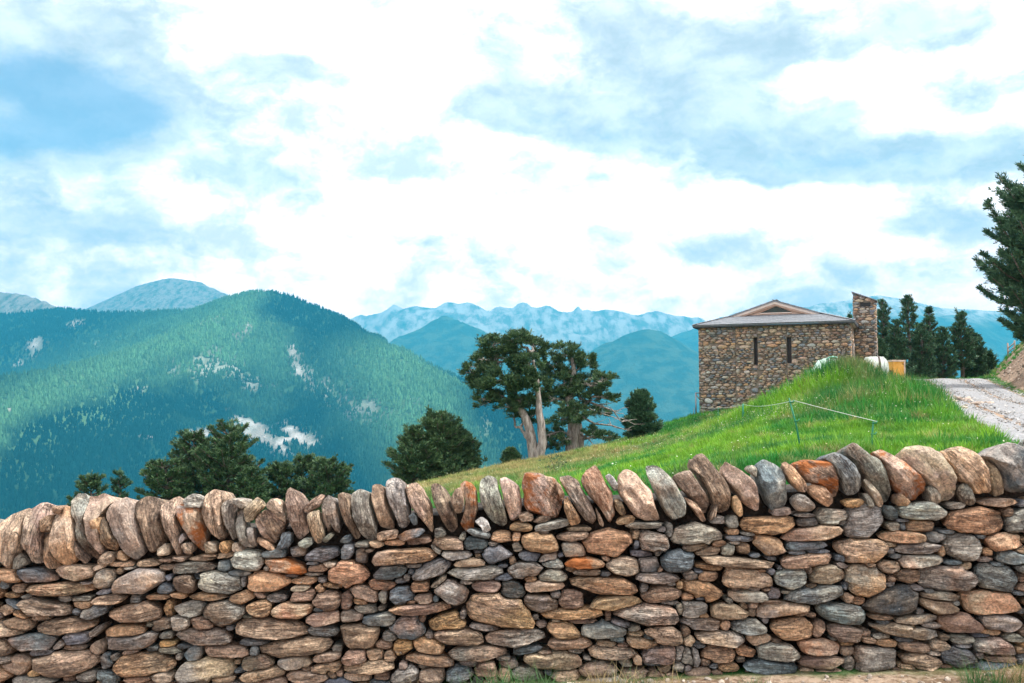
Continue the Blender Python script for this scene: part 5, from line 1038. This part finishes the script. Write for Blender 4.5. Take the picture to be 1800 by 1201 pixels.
def build_trees():
    YP = 40.0
    old_pine('old_pine', [([(941,818,0),(935,780,0),(930,748,0),(914,712,0),(895,682,.2),(872,640,.2)], .25, .07), ([(949,818,-.1),(952,772,-.15),(949,735,-.1),(947,700,-.1),(944,660,-.1),(935,620,0)], .22, .05), ([(934,780,.1),(918,755,.2),(905,748,.3)], .09, .04)],
             [(868,606,34,16),(905,600,34,17),(938,612,20,20),(850,634,26,15),(893,632,36,20),(928,642,26,20),(829,652,16,12),(845,676,22,14),(880,668,36,20),(918,675,32,22),(850,703,24,11),(885,700,28,12),(925,707,24,13),(948,682,20,16),(905,726,16,8),(860,655,20,10),(932,733,22,10),(890,716,18,9)],
             YP, 'old gnarled pine with two pale trunks rising from one foot on the meadow crest', 71, [(((952,770,.2),(965,764,.3),(985,758,.4)), .05)])
    old_pine('old_pine', [([(1008,812,0),(1008,770,0),(1006,730,0),(1003,690,.1),(1008,660,.1),(1005,630,.1)], .33, .06), ([(1020,810,.1),(1019,760,.1),(1014,720,.1)], .20, .10)],
             [(998,622,30,14),(1028,636,18,18),(972,646,24,18),(1010,652,30,18),(985,676,32,20),(1035,670,24,16),(1060,672,20,13),(1020,694,32,16),(1055,697,26,10),(975,702,26,16),(1005,720,26,12),(1050,722,22,8),(1062,768,22,8),(1045,760,18,9),(968,762,18,12),(985,775,16,9),(965,785,16,7),(985,738,26,11),(1030,735,20,9)],
             YP+1.0, 'old spreading pine with a thick pale trunk and bare drooping branches on its open side', 72,
             [(((1018,700,0),(1050,712,-.2),(1078,722,-.3),(1092,742,-.3)), .06), (((1018,730,0),(1045,745,.1),(1075,748,.2),(1098,755,.2)), .055), (((1018,762,0),(1035,772,-.2),(1050,790,-.3)), .045), (((1020,712,0),(1050,725,.3),(1084,735,.5)), .05)])
    def pine(px, top, bot, rpx, Y, seed, label, **kw):
        t = P(px, top, Y); b = P(px, bot, Y); gz = ground(b[0], b[1])[0]
        b[2] = gz if kw.pop('seat', True) else b[2]
        return cone_pine('pine_tree', (b[0], b[1], b[2]), t[2]-b[2], rpx*Y/F, seed, label, **kw)
    # beyond the meadow crest, left of the old pines
    pine(772, 733, 848, 78, 39.0, 81, 'broad dense bushy pine at the end of the meadow, taller of two grown together', pw=.72, density=1.15, tuft=.24, up=.8)
    pine(728, 758, 856, 56, 38.2, 82, 'low dense pine grown into the broad bushy pine beside the forested slope', pw=.75, density=1.1, tuft=.24, up=.7)
    pine(812, 762, 845, 40, 39.5, 89, 'short bushy pine on the uphill flank of the broad bushy pine', pw=.75, density=1.1, tuft=.22, up=.7)
    pine(1127, 690, 779, 36, 43.0, 83, 'small neat conical pine alone between the old pines and the house', pw=.62, density=1.6, tuft=.22, up=.4, mat=NEEDLE_BLUE)
    pine(898, 793, 826, 17, 39.0, 84, 'tiny young pine at the foot of the old gnarled pine', pw=.6, density=1.3, tuft=.16, up=.6)
    pine(400, 757, 960, 92, 46, 85, 'largest of the tall pines beyond the wall, with a rounded crown', pw=.42, density=1.5, tuft=.27, up=.5)
    pine(338, 768, 960, 84, 47, 86, 'tall pine leaning into the largest rounded pine beyond the wall', pw=.42, density=1.4, tuft=.27, up=.5)
    pine(290, 806, 960, 72, 45.5, 87, 'lower spreading pine on the outer edge of the tall rounded group', pw=.42, density=1.4, tuft=.27, up=.35)
    pine(440, 828, 960, 46, 45, 88, 'slim short pine tucked against the largest rounded pine', pw=.42, density=1.4, tuft=.24, up=.4)
    pine(490, 818, 960, 56, 48, 91, 'short pine with a blunt top beside the gap to the rounded group', pw=.42, density=1.3, tuft=.25, up=.4)
    pine(532, 802, 960, 48, 49, 92, 'pointed pine in the middle of a low group of three beyond the wall', pw=.42, density=1.3, tuft=.25, up=.4)
    pine(574, 812, 960, 66, 48, 93, 'wide pine on the meadow side of the low group of three', pw=.42, density=1.4, tuft=.25, up=.45)
    pine(157, 831, 930, 60, 50, 94, 'small bright green pine showing just above the coping', pw=.42, density=2.2, tuft=.25, up=.4)
    pine(209, 826, 960, 50, 51, 95, 'small dark thin pine with a narrow tip showing above the coping', pw=.6, density=2.0, tuft=.24, up=.4, mat=NEEDLE_BLUE)
    # stand beyond the top of the track
    st = [(1556, 528, 26, 54, 'slim pine rising right beside the stone chimney'), (1600, 522, 34, 57, 'tallest pine of the stand at the top of the track'), (1578, 565, 28, 53, 'shorter pine filling between the chimney pine and the tallest pine'), (1637, 543, 24, 58, 'narrow spiky pine with a split looking top in the stand'),
          (1622, 572, 28, 54, 'thick low pine in front of the tallest pine of the stand'), (1660, 578, 26, 55, 'medium pine in the middle of the stand'), (1692, 553, 30, 56, 'pine with a bare visible trunk near the end of the stand'), (1716, 590, 26, 57, 'lower pine sloping down at the end of the stand'), (1738, 622, 20, 58, 'last and smallest pine of the stand towards the earth bank'), (1548, 600, 24, 52, 'low dark pine at the foot of the stone chimney')]
    for i, (px, top, r, Y, lab) in enumerate(st):
        pine(px, top, 672, r, Y, 110+i, lab, mat=NEEDLE_BLUE, pw=.66, density=1.0, tuft=.25, up=.9, skirt=.05 if i != 6 else .22, group='pine stand at the top of the track')
    pine(1497, 552, 620, 16, 62, 125, 'pine whose tip just shows over the slate roof', mat=NEEDLE_BLUE, density=1.2)
    # big pine on the bank at the edge
    b = P(1852, 600, 37.0); z = ground(b[0], b[1])[0]; t = P(1852, 318, 37.0)
    cone_pine('pine_tree', (b[0], b[1], z), t[2]-z, 2.35, 131, 'big bushy pine with upswept clumps growing on the earth bank', mat=NEEDLE_BLUE, oval=True, density=2.4, tuft=.27, up=.9, skirt=.04)
build_trees()
# ------------------------------------------------------------------ grass
def grass_mat():
    m, t, bs = material('grass_blade'); c = t.attr('tint', 'INSTANCER').outputs['Color']; oi = t.new('ShaderNodeObjectInfo')
    h = t.attr('tip').outputs['Fac']
    c = t.mix(t.math('MULTIPLY', h, .3), c, t.mix(.3, c, (.30, .36, .10)))
    t.link(c, bs.inputs['Base Color']); bs.inputs['Roughness'].default_value = .6; bs.inputs['Specular IOR Level'].default_value = .25
    tr = t.new('ShaderNodeBsdfTranslucent'); t.link(c, tr.inputs['Color']); mx = t.new('ShaderNodeMixShader'); mx.inputs[0].default_value = .35
    t.link(bs.outputs[0], mx.inputs[1]); t.link(tr.outputs[0], mx.inputs[2]); t.link(mx.outputs[0], t.n['Material Output'].inputs['Surface']); return m
GRASS = grass_mat()
def tuft_proto(name, seed, nb, h, spread, width, curl, heads=0):
    rg = np.random.default_rng(seed); V = []; Fc = []; tip = []
    for k in range(nb):
        a = rg.uniform(0, 6.28); r = rg.uniform(0, spread*.5); hh = h*rg.uniform(.5, 1.1); w = width*rg.uniform(.7, 1.3); d = np.array([math.cos(a), math.sin(a)]); s = np.array([-d[1], d[0]]); b = d*r; cu = curl*hh*rg.uniform(.3, 1.2); o = len(V)
        for (t, ww) in ((0, 1), (.55, .8), (1, 0)):
            c = b+d*cu*t*t; z = hh*(t-.12*curl*t*t)
            if ww: V += [(*(c-s*w*ww/2), z), (*(c+s*w*ww/2), z)]; tip += [t, t]
            else: V.append((*c, z)); tip.append(1)
        Fc += [(o, o+1, o+3, o+2), (o+2, o+3, o+4)]
    o = proto(name, V, Fc, GRASS); fattr(o.data, 'tip', 'FLOAT', tip); return o
def build_grass():
    rg = np.random.default_rng(17)
    protos = [tuft_proto('tuft', 1, 16, .17, .20, .013, .5), tuft_proto('tuft', 2, 18, .22, .22, .014, .7), tuft_proto('tuft', 3, 14, .30, .18, .014, .45), tuft_proto('tuft', 4, 12, .40, .16, .012, .35), tuft_proto('tuft', 5, 22, .14, .28, .022, .9)]
    N = 120000; y = 7.2+(56-7.2)*rg.random(N)**.85; x = rg.uniform(-.30, .56, N)*y*1.02; z = ground(x, y); px, py = project(np.stack([x, y, z], 1))
    ru = road_u(x, y); td = toe_dist(x, y)
    hx = (x-HXY[0])*-HU[0]+(y-HXY[1])*-HU[1]; hy = (x-HXY[0])*HV[0]+(y-HXY[1])*HV[1]
    inhouse = (hx > -HL-.1) & (hx < 1.1) & (hy > -.05) & (hy < HD)
    bare = np.maximum.reduce([.9*np.exp(-((x-P(1625,700,28)[0])/.8)**2-((y-27.5)/2.2)**2), .8*np.exp(-((x-8.2)/.5)**2-((y-19.2)/1.4)**2), .6*np.exp(-((x-6.9)/.3)**2-((y-16)/.9)**2)])
    patch = fbm(xyz(x/2.2, y/2.2), 4, 61)
    edge = np.clip((-ru)/.06+fbm(xyz(x*2, y*2), 3, 8)*1.2-.6, 0, 1)
    dens = np.clip(.75+.9*(patch-.45), .15, 1)*(1-bare)*np.where(ru < .5, edge, 0)
    ok = (px > -40) & (px < 1830) & (py < 900) & ~inhouse & (td < -.1) & (rg.random(N) < dens); ok |= (y > 48.5) & (px > 1480) & (rg.random(N) < .25) & ~inhouse
    x, y, z, px, py, patch = x[ok], y[ok], z[ok], px[ok], py[ok], patch[ok]; n = len(x)
    # sward: lush dark on the mound, yellow green in the hollow, dry straw along the crest
    mound = np.exp(-((x-P(1480,660,31)[0])/4.2)**2-((y-29)/7.5)**2)
    hollow = np.exp(-((x-4.2)/3.2)**2-((y-19)/8.0)**2)+.7*np.exp(-((x-6)/3)**2-((y-33)/6)**2)
    crest = np.clip((y-21-.5*np.maximum(x, 0))/9, 0, 1)*np.clip((6.5-x)/5, 0, 1)
    lush = np.array([.008, .135, .030]); mid = np.array([.018, .19, .028]); yel = np.array([.16, .36, .022]); dry = np.array([.40, .32, .14])
    p2 = fbm(xyz(x/1.1, y/1.1, 4), 4, 63); p3 = fbm(xyz(x/.5, y/.5, 7), 3, 65)
    c = mid+(lush-mid)*np.clip(mound*.9+(patch-.5)*3.4+(p2-.5)*2.2, 0, 1)[:,None]
    c = c+(yel-c)*np.clip(hollow*.95+(p2-.5)*3.0-(patch-.5)*1.5-.05, 0, 1)[:,None]
    c = c+(dry-c)*np.clip(crest*.8+(p3-.55)*1.6*(crest > .1)+np.clip((p3-.62)*4, 0, .7), 0, 1)[:,None]
    # straw coloured seeding grass by the verge
    vg = np.exp(-((x-P(1555,668,31)[0])/.9)**2-((y-31)/2.5)**2); c = c+(dry-c)*np.clip(vg*.8*(p3 > .45), 0, 1)[:,None]
    c = c*rg.uniform(.7, 1.3, (n, 1)); idx = np.where(mound+rg.normal(0, .25, n) > .55, rg.integers(2, 4, n), rg.choice([0, 1, 2, 4], n, p=[.4, .3, .12, .18]))
    s = rg.uniform(.7, 1.35, n)*np.where(py > 800, .85, 1)*(.75+.6*mound)*np.where(hollow > .5, .8, 1); s = s*np.clip((y-6.6)/4, .3, 1)
    scatter('meadow_grass', np.stack([x, y, z-.01], 1), np.stack([rg.normal(0, .12, n), rg.normal(0, .12, n), rg.uniform(0, 6.28, n)], 1), np.stack([s*1.25, s*1.25, s], 1), idx, c, protos, 'green meadow grass, straw coloured along the crest, on the slope behind the wall')
    # white flower heads
    pm, t, bs = material('petal'); t.link(t.attr('tint', 'INSTANCER').outputs['Color'], bs.inputs['Base Color'])
    V = [(0, 0, .012)]+[(.03*math.cos(k*1.047), .03*math.sin(k*1.047), .0) for k in range(6)]+[(0, 0, -.3), (.004, 0, -.3)]; Fc = [(0, k+1, (k+1) % 6+1) for k in range(6)]+[(0, 7, 8)]
    fl = proto('flower_head', V, Fc, pm); sel = rg.choice(n, 3400, p=(lambda w: w/w.sum())(np.clip(mound+.25*(patch-.3), .02, 1)*np.clip(p2-.35, .01, 1)))
    q = np.stack([x[sel]+rg.normal(0, .1, 3400), y[sel]+rg.normal(0, .1, 3400), z[sel]+.26*s[sel]+rg.uniform(0, .08, 3400)], 1); k = 3400
    tc = np.where(rg.random((k, 1)) < .7, np.array([[.55, .58, .42]]), np.array([[.5, .47, .22]]))
    scatter('wild_flowers', q, np.stack([rg.normal(0, .5, k), rg.normal(0, .5, k), rg.uniform(0, 6, k)], 1), np.ones((k, 3))*rg.uniform(.2, .48, (k, 1)), np.zeros(k), tc, [fl], 'small whitish flower heads sprinkled through the tall grass of the mound')
    # tufts at the foot of the wall
    pts = []; ct = []; sc = []; ii = []
    for (px, n_, w_, col, s_) in [(870,70,32,0,1.0),(930,60,30,0,.9),(985,22,20,0,.7),(1075,50,24,1,1.0),(1100,50,22,0,.8),(1170,26,18,1,.7),(1240,12,20,1,.5),(1320,30,14,0,.6),(1420,10,30,1,.5),(1585,8,20,1,.5),(1725,50,22,0,.8),(1785,30,20,1,.9),(760,16,20,1,.8),(690,10,16,1,.7)]:
        X = P(px, 1190, 5.85)[0]; xx = X+rg.normal(0, w_*.0034, n_); yy = 5.84-np.abs(rg.normal(0, .10, n_))
        pts.append(np.stack([xx, yy, ground(xx, yy)-.02], 1)); ct.append((np.array([[.05, .14, .045]]) if col == 0 else np.array([[.33, .25, .13]]))*rg.uniform(.6, 1.4, (n_, 1))); sc.append(np.full(n_, s_)*rg.uniform(.4, .8, n_)); ii.append(rg.integers(0, 4, n_))
    pts = np.concatenate(pts); n = len(pts); sc = np.concatenate(sc)
    scatter('wall_foot_grass', pts, np.stack([rg.normal(0, .2, n), rg.normal(0, .2, n), rg.uniform(0, 6.28, n)], 1), np.stack([sc*.8, sc*.8, sc*1.0], 1), np.concatenate(ii), np.concatenate(ct), [tuft_proto('blade_tuft', 20+k, 9, .20+.05*k, .16, .007, .8) for k in range(4)], 'sparse green and straw grass tufts at the foot of the wall')
build_grass()

# ------------------------------------------------------------------ things on the meadow
def build_props():
    rg = np.random.default_rng(44)
    green = plain('green_plastic', (.03, .20, .11), .45, .2); cord = plain('white_cord', (.62, .66, .62), .6, .1); steel = plain('dull_steel', (.22, .24, .25), .45, .2, metal=.6)
    # electric fence stakes and cord
    spots = [((1231, 735), .55, 0, 'thin green fence stake beside the house corner'), ((1262, 746), .55, 2, 'thin green fence stake below the front wall of the house'), ((1306, 746), .62, 1, 'stout green fence stake where the cord turns downhill'), ((1411, 790), .72, -14, 'leaning green fence stake halfway down the cord'), ((1531, 792), .40, 6, 'short green fence stake half hidden behind the coping')]
    tops = []
    for (px, py), h, lean, lab in spots:
        b = ground_hit(px, py, 10, 60); root = empty('fence_stake', b); tag(root, lab, 'fence stake', 'green stakes of the cord fence', 'thing'); r = .013 if 'stout' not in lab else .03
        top = np.array([math.sin(R(lean))*h, 0, math.cos(R(lean))*h]); v, f = tube_geo([np.array([0, 0, -.15]), top*.5, top], [r, r, r*.8], 6); mesh_obj('post', v, f, green, root, True)
        for k in (.55, .92):
            v, f = tube_geo([top*k+np.array([-.02, 0, 0]), top*k+np.array([.035, -.02, .0]), top*k+np.array([.05, -.02, .03])], [.008, .01, .008], 5); mesh_obj('insulator', v, f, green, root, True)
        tops.append(b+top*.92+np.array([.05, -.02, .02]))
    pts = []
    for a, b in zip(tops[:-1], tops[1:]):
        for t in np.linspace(0, 1, 9)[:-1]: pts.append(a+(b-a)*t-np.array([0, 0, .03*np.linalg.norm(b-a)/8*math.sin(math.pi*t)]))
    pts.append(tops[-1]); o = np.array(pts[0]); v, f = tube_geo([p-o for p in pts], [.0038]*len(pts), 5); c = mesh_obj('electric_fence_line', v, f, cord, None, True); c.location = o
    tag(c, 'thin white cord strung between the green fence stakes', 'cord', kind='thing')
    # steel bracket pole at the house corner
    b = P(1223.5, 733, 47.4); b[2] = ground(b[0], b[1])[0]; root = empty('steel_bracket', b); tag(root, 'thin steel pole with a braced arm fixed to the house corner', 'pole', kind='thing'); h = P(1223.5, 690, 47.4)[2]-b[2]; w = .26
    for nm, a, e, r in (('pole', (0, 0, -.2), (0, 0, h), .036), ('arm', (.02, 0, h-.03), (w, .06, h-.03), .03), ('brace', (.02, 0, h-.12), (w*.9, .06, h-.36), .024), ('stay', (-.12, 0, -.1), (-.10, 0, .42), .012)):
        v, f = tube_geo([np.array(a), np.array(e)], [r, r], 6); mesh_obj(nm, v, f, steel, root, True)
    # white tank and tarpaulin heap behind the mound
    white = plain('weathered_white_plastic', (.40, .45, .40), .5, .22, 3); band = plain('dark_band', (.07, .05, .045), .6, .2); tarp = plain('pale_green_tarpaulin', (.46, .60, .52), .55, .18, 5, bump=.02); mint = plain('mint_stripe', (.22, .45, .36), .55, .15)
    q = P(1540, 645, 34.5); gz = ground(q[0], q[1])[0]; ctr = P(1536, 655, 34.5); root = empty('white_tank', (ctr[0], ctr[1], gz)); tag(root, 'white domed tank with a dark band lying behind the grassy mound', 'tank', kind='thing'); root.rotation_euler = (0, 0, R(-14)); rr = .60; cz = P(1536, 627, 34.5)[2]-gz-rr
    def lathe(prof, n=28):      # along +x
        v = []; f = []
        for (x, r) in prof:
            for k in range(n): a = 2*math.pi*k/n; v.append((x, r*math.cos(a), cz+r*math.sin(a)))
        for i in range(len(prof)-1):
            for k in range(n): f.append((i*n+k, i*n+(k+1) % n, (i+1)*n+(k+1) % n, (i+1)*n+k))
        f.append(tuple(range(n))); f.append(tuple((len(prof)-1)*n+k for k in range(n-1, -1, -1))); return v, f
    v, f = lathe([(-.30, .50), (-.27, .58), (-.1, rr), (.22, rr), (.30, rr*.97), (.40, rr*.86), (.46, rr*.65), (.49, rr*.3), (.495, .05)]); mesh_obj('shell', v, f, white, root, True)
    v, f = lathe([(.12, rr+.004), (.13, rr+.02), (.18, rr+.02), (.19, rr+.004)]); mesh_obj('band', v, f, band, root, True)
    v, f = lathe([(.30, rr*.97+.004), (.305, rr+.01), (.34, rr*.955+.01), (.345, rr*.93)]); mesh_obj('rim', v, f, white, root, True)
    s = Geo(); s.box(-.22, -.12, -.5, .5, -.1, cz-.42); s.box(.0, .2, -.5, .5, -.1, cz-.42); s.obj('cradle', plain('grey_timber', (.2, .17, .14), .9), root)
    # heap under a tarpaulin, one side sagging to the ground
    q0 = P(1440, 655, 35.0); gz = ground(q0[0], q0[1])[0]; root = empty('covered_heap', (q0[0], q0[1], gz-.1)); tag(root, 'heap under a pale green tarpaulin sloping down behind the grassy mound', 'tarpaulin', kind='thing')
    prof = [(1405, 690), (1412, 672), (1424, 655), (1433, 646), (1440, 634), (1444, 630), (1452, 628.5), (1459, 630), (1464, 640), (1470, 660), (1474, 690)]; W = [P(a, b, 35.0)-np.array([q0[0], q0[1], gz-.1]) for a, b in prof]; nd = 9; v = []
    for j in range(nd):
        t = j/(nd-1); yy = (t-.5)*1.5; sc = math.sqrt(max(0, 1-(2*t-1)**4))
        for w in W: v.append((w[0]*(.85+.15*sc)+rg.normal(0, .012), yy, (w[2])*sc*.98+rg.normal(0, .015)))
    m = len(W); f = [(j*m+k, j*m+k+1, (j+1)*m+k+1, (j+1)*m+k) for j in range(nd-1) for k in range(m-1)]; mesh_obj('sheet', v, f, tarp, root, True)
    for k, (z0, mm) in enumerate(((.0, mint), (-.09, white), (-.17, mint))):
        rp = []
        for i in range(4, 8): w = W[i]; rp.append(np.array([w[0], -.80+.02*k, w[2]+z0-.02]))
        vv, ff = tube_geo(rp, [.035]*4, 7); mesh_obj('fold', vv, ff, mm, root, True)
    # rusty yellow box
    q = P(1574, 660, 36.0); gz = ground(q[0], q[1])[0]; zt = P(1574, 634, 36)[2]-gz
    m, t, bs = material('rusty_yellow_paint'); tc = t.new('ShaderNodeTexCoord'); n = t.noise(tc.outputs['Object'], 2.6, 6, .68); n2 = t.noise(tc.outputs['Object'], 9, 5, .7); sp = t.new('ShaderNodeSeparateXYZ'); t.link(tc.outputs['Object'], sp.inputs[0])
    cc = t.mix(t.smooth(n2, .35, .65), (.62, .30, .05), (.70, .38, .10)); cc = t.mix(t.smooth(n, .52, .62), cc, (.11, .055, .04)); cc = t.mix(t.smooth(n2, .62, .7), cc, (.5, .42, .33)); t.link(cc, bs.inputs['Base Color'])
    root = empty('rusty_box', (q[0], q[1], gz)); root.rotation_euler = (0, 0, R(8)); tag(root, 'rusty yellow orange metal box standing at the edge of the track', 'metal box', kind='thing'); w = .245
    bm = bmesh.new(); bmesh.ops.create_cube(bm, size=1); bmesh.ops.scale(bm, vec=(w*2, .5, zt+.1), verts=bm.verts); bmesh.ops.translate(bm, vec=(0, 0, (zt-.1)/2), verts=bm.verts); bmesh.ops.bevel(bm, geom=bm.edges[:], offset=.03, segments=2, affect='EDGES')
    me = bpy.data.meshes.new('body'); bm.to_mesh(me); bm.free(); me.materials.append(m); link(bpy.data.objects.new('body', me), root)
    pale = plain('worn_paint', (.50, .40, .32), .7, .3, 6); Geo().box(-w-.012, w+.012, -.265, .265, zt-.05, zt+.012).obj('lid', pale, root); Geo().box(-w+.04, -w+.12, -.275, -.248, zt*.42, zt*.55).obj('latch', band, root); Geo().box(w-.05, w+.004, -.258, -.2505, .0, zt-.055).obj('corner_strip', pale, root)
    # weathered fence on the bank
    wood = plain('weathered_wood', (.30, .25, .21), .9, .3, 8, stretch=(1, 1, .2)); root_pts = []
    for k, (px, py) in enumerate(((1752, 640), (1762, 634), (1772, 627), (1783, 618))):
        b = ground_hit(px, py, 30, 70); root_pts.append(b)
    o = np.array(root_pts[0]); root = empty('wooden_fence', o); tag(root, 'small weathered wooden fence climbing the earth bank', 'fence', kind='thing')
    for k, b in enumerate(root_pts):
        e = b-o; h = [.85, .62, .75, .6][k]; v, f = tube_geo([e-[0, 0, .3], e+[.03*(k % 2), 0, h]], [.05, .042], 6); mesh_obj('post', v, f, wood, root, True)
    for hh in (.28, .5): v, f = tube_geo([b-o+[0, -.05, hh+.04*math.sin(i*2)] for i, b in enumerate(root_pts)], [.03]*4, 5); mesh_obj('rail', v, f, wood, root, True)
    b = ground_hit(1779, 617, 20, 70); root = empty('leaning_panel', b); tag(root, 'bluish grey board leaning on the bank under the big pine', 'board', kind='thing')
    g = Geo(); h = .72; g.add([(-.10, 0, -.1), (.10, 0, -.1), (.48, 0, h), (.30, 0, h), (-.10, .06, -.1), (.10, .06, -.1), (.48, .06, h), (.30, .06, h)], [(0,1,2,3), (7,6,5,4), (0,4,5,1), (1,5,6,2), (2,6,7,3), (3,7,4,0)]); g.obj('board', plain('blue_grey_paint', (.16, .22, .26), .7), root)
    # low shrub in the meadow
    b = ground_hit(978, 830, 12, 45); root = empty('meadow_shrub', b); tag(root, 'small dark shrub in the straw grass by the old pines', 'shrub', kind='thing'); n = 60
    pos = np.stack([rg.normal(0, .14, n), rg.normal(0, .14, n), rg.uniform(.05, .45, n)], 1); st = Geo()
    for k in range(7): st.add(*tube_geo(crooked((0, 0, -.05), pos[k], rg, 4, .1), [.012, .01, .008, .005], 4))
    st.obj('stems', BARK, root); tufts_mesh('foliage', pos, pos-[0, 0, .1]+rg.normal(0, .1, pos.shape), np.full(n, .09), NEEDLE, root, 5, 7)
build_props()
# ------------------------------------------------------------------ haze
def haze():
    g = Geo().box(-15500, 15500, -3600, 17000, -700, 1460); o = g.obj('haze', None)
    m = bpy.data.materials.new('haze'); m.use_nodes = True; t = NT(m.node_tree); t.n.remove(t.n['Principled BSDF'])
    v = t.new('ShaderNodeVolumePrincipled'); v.inputs['Color'].default_value = (.05, .49, .78, 1); v.inputs['Density'].default_value = 1.08e-4; v.inputs['Anisotropy'].default_value = 0.0
    t.link(v.outputs[0], t.n['Material Output'].inputs['Volume']); o.data.materials.append(m)
    tag(o, 'blue mountain haze filling the valley air', kind='stuff')
haze()
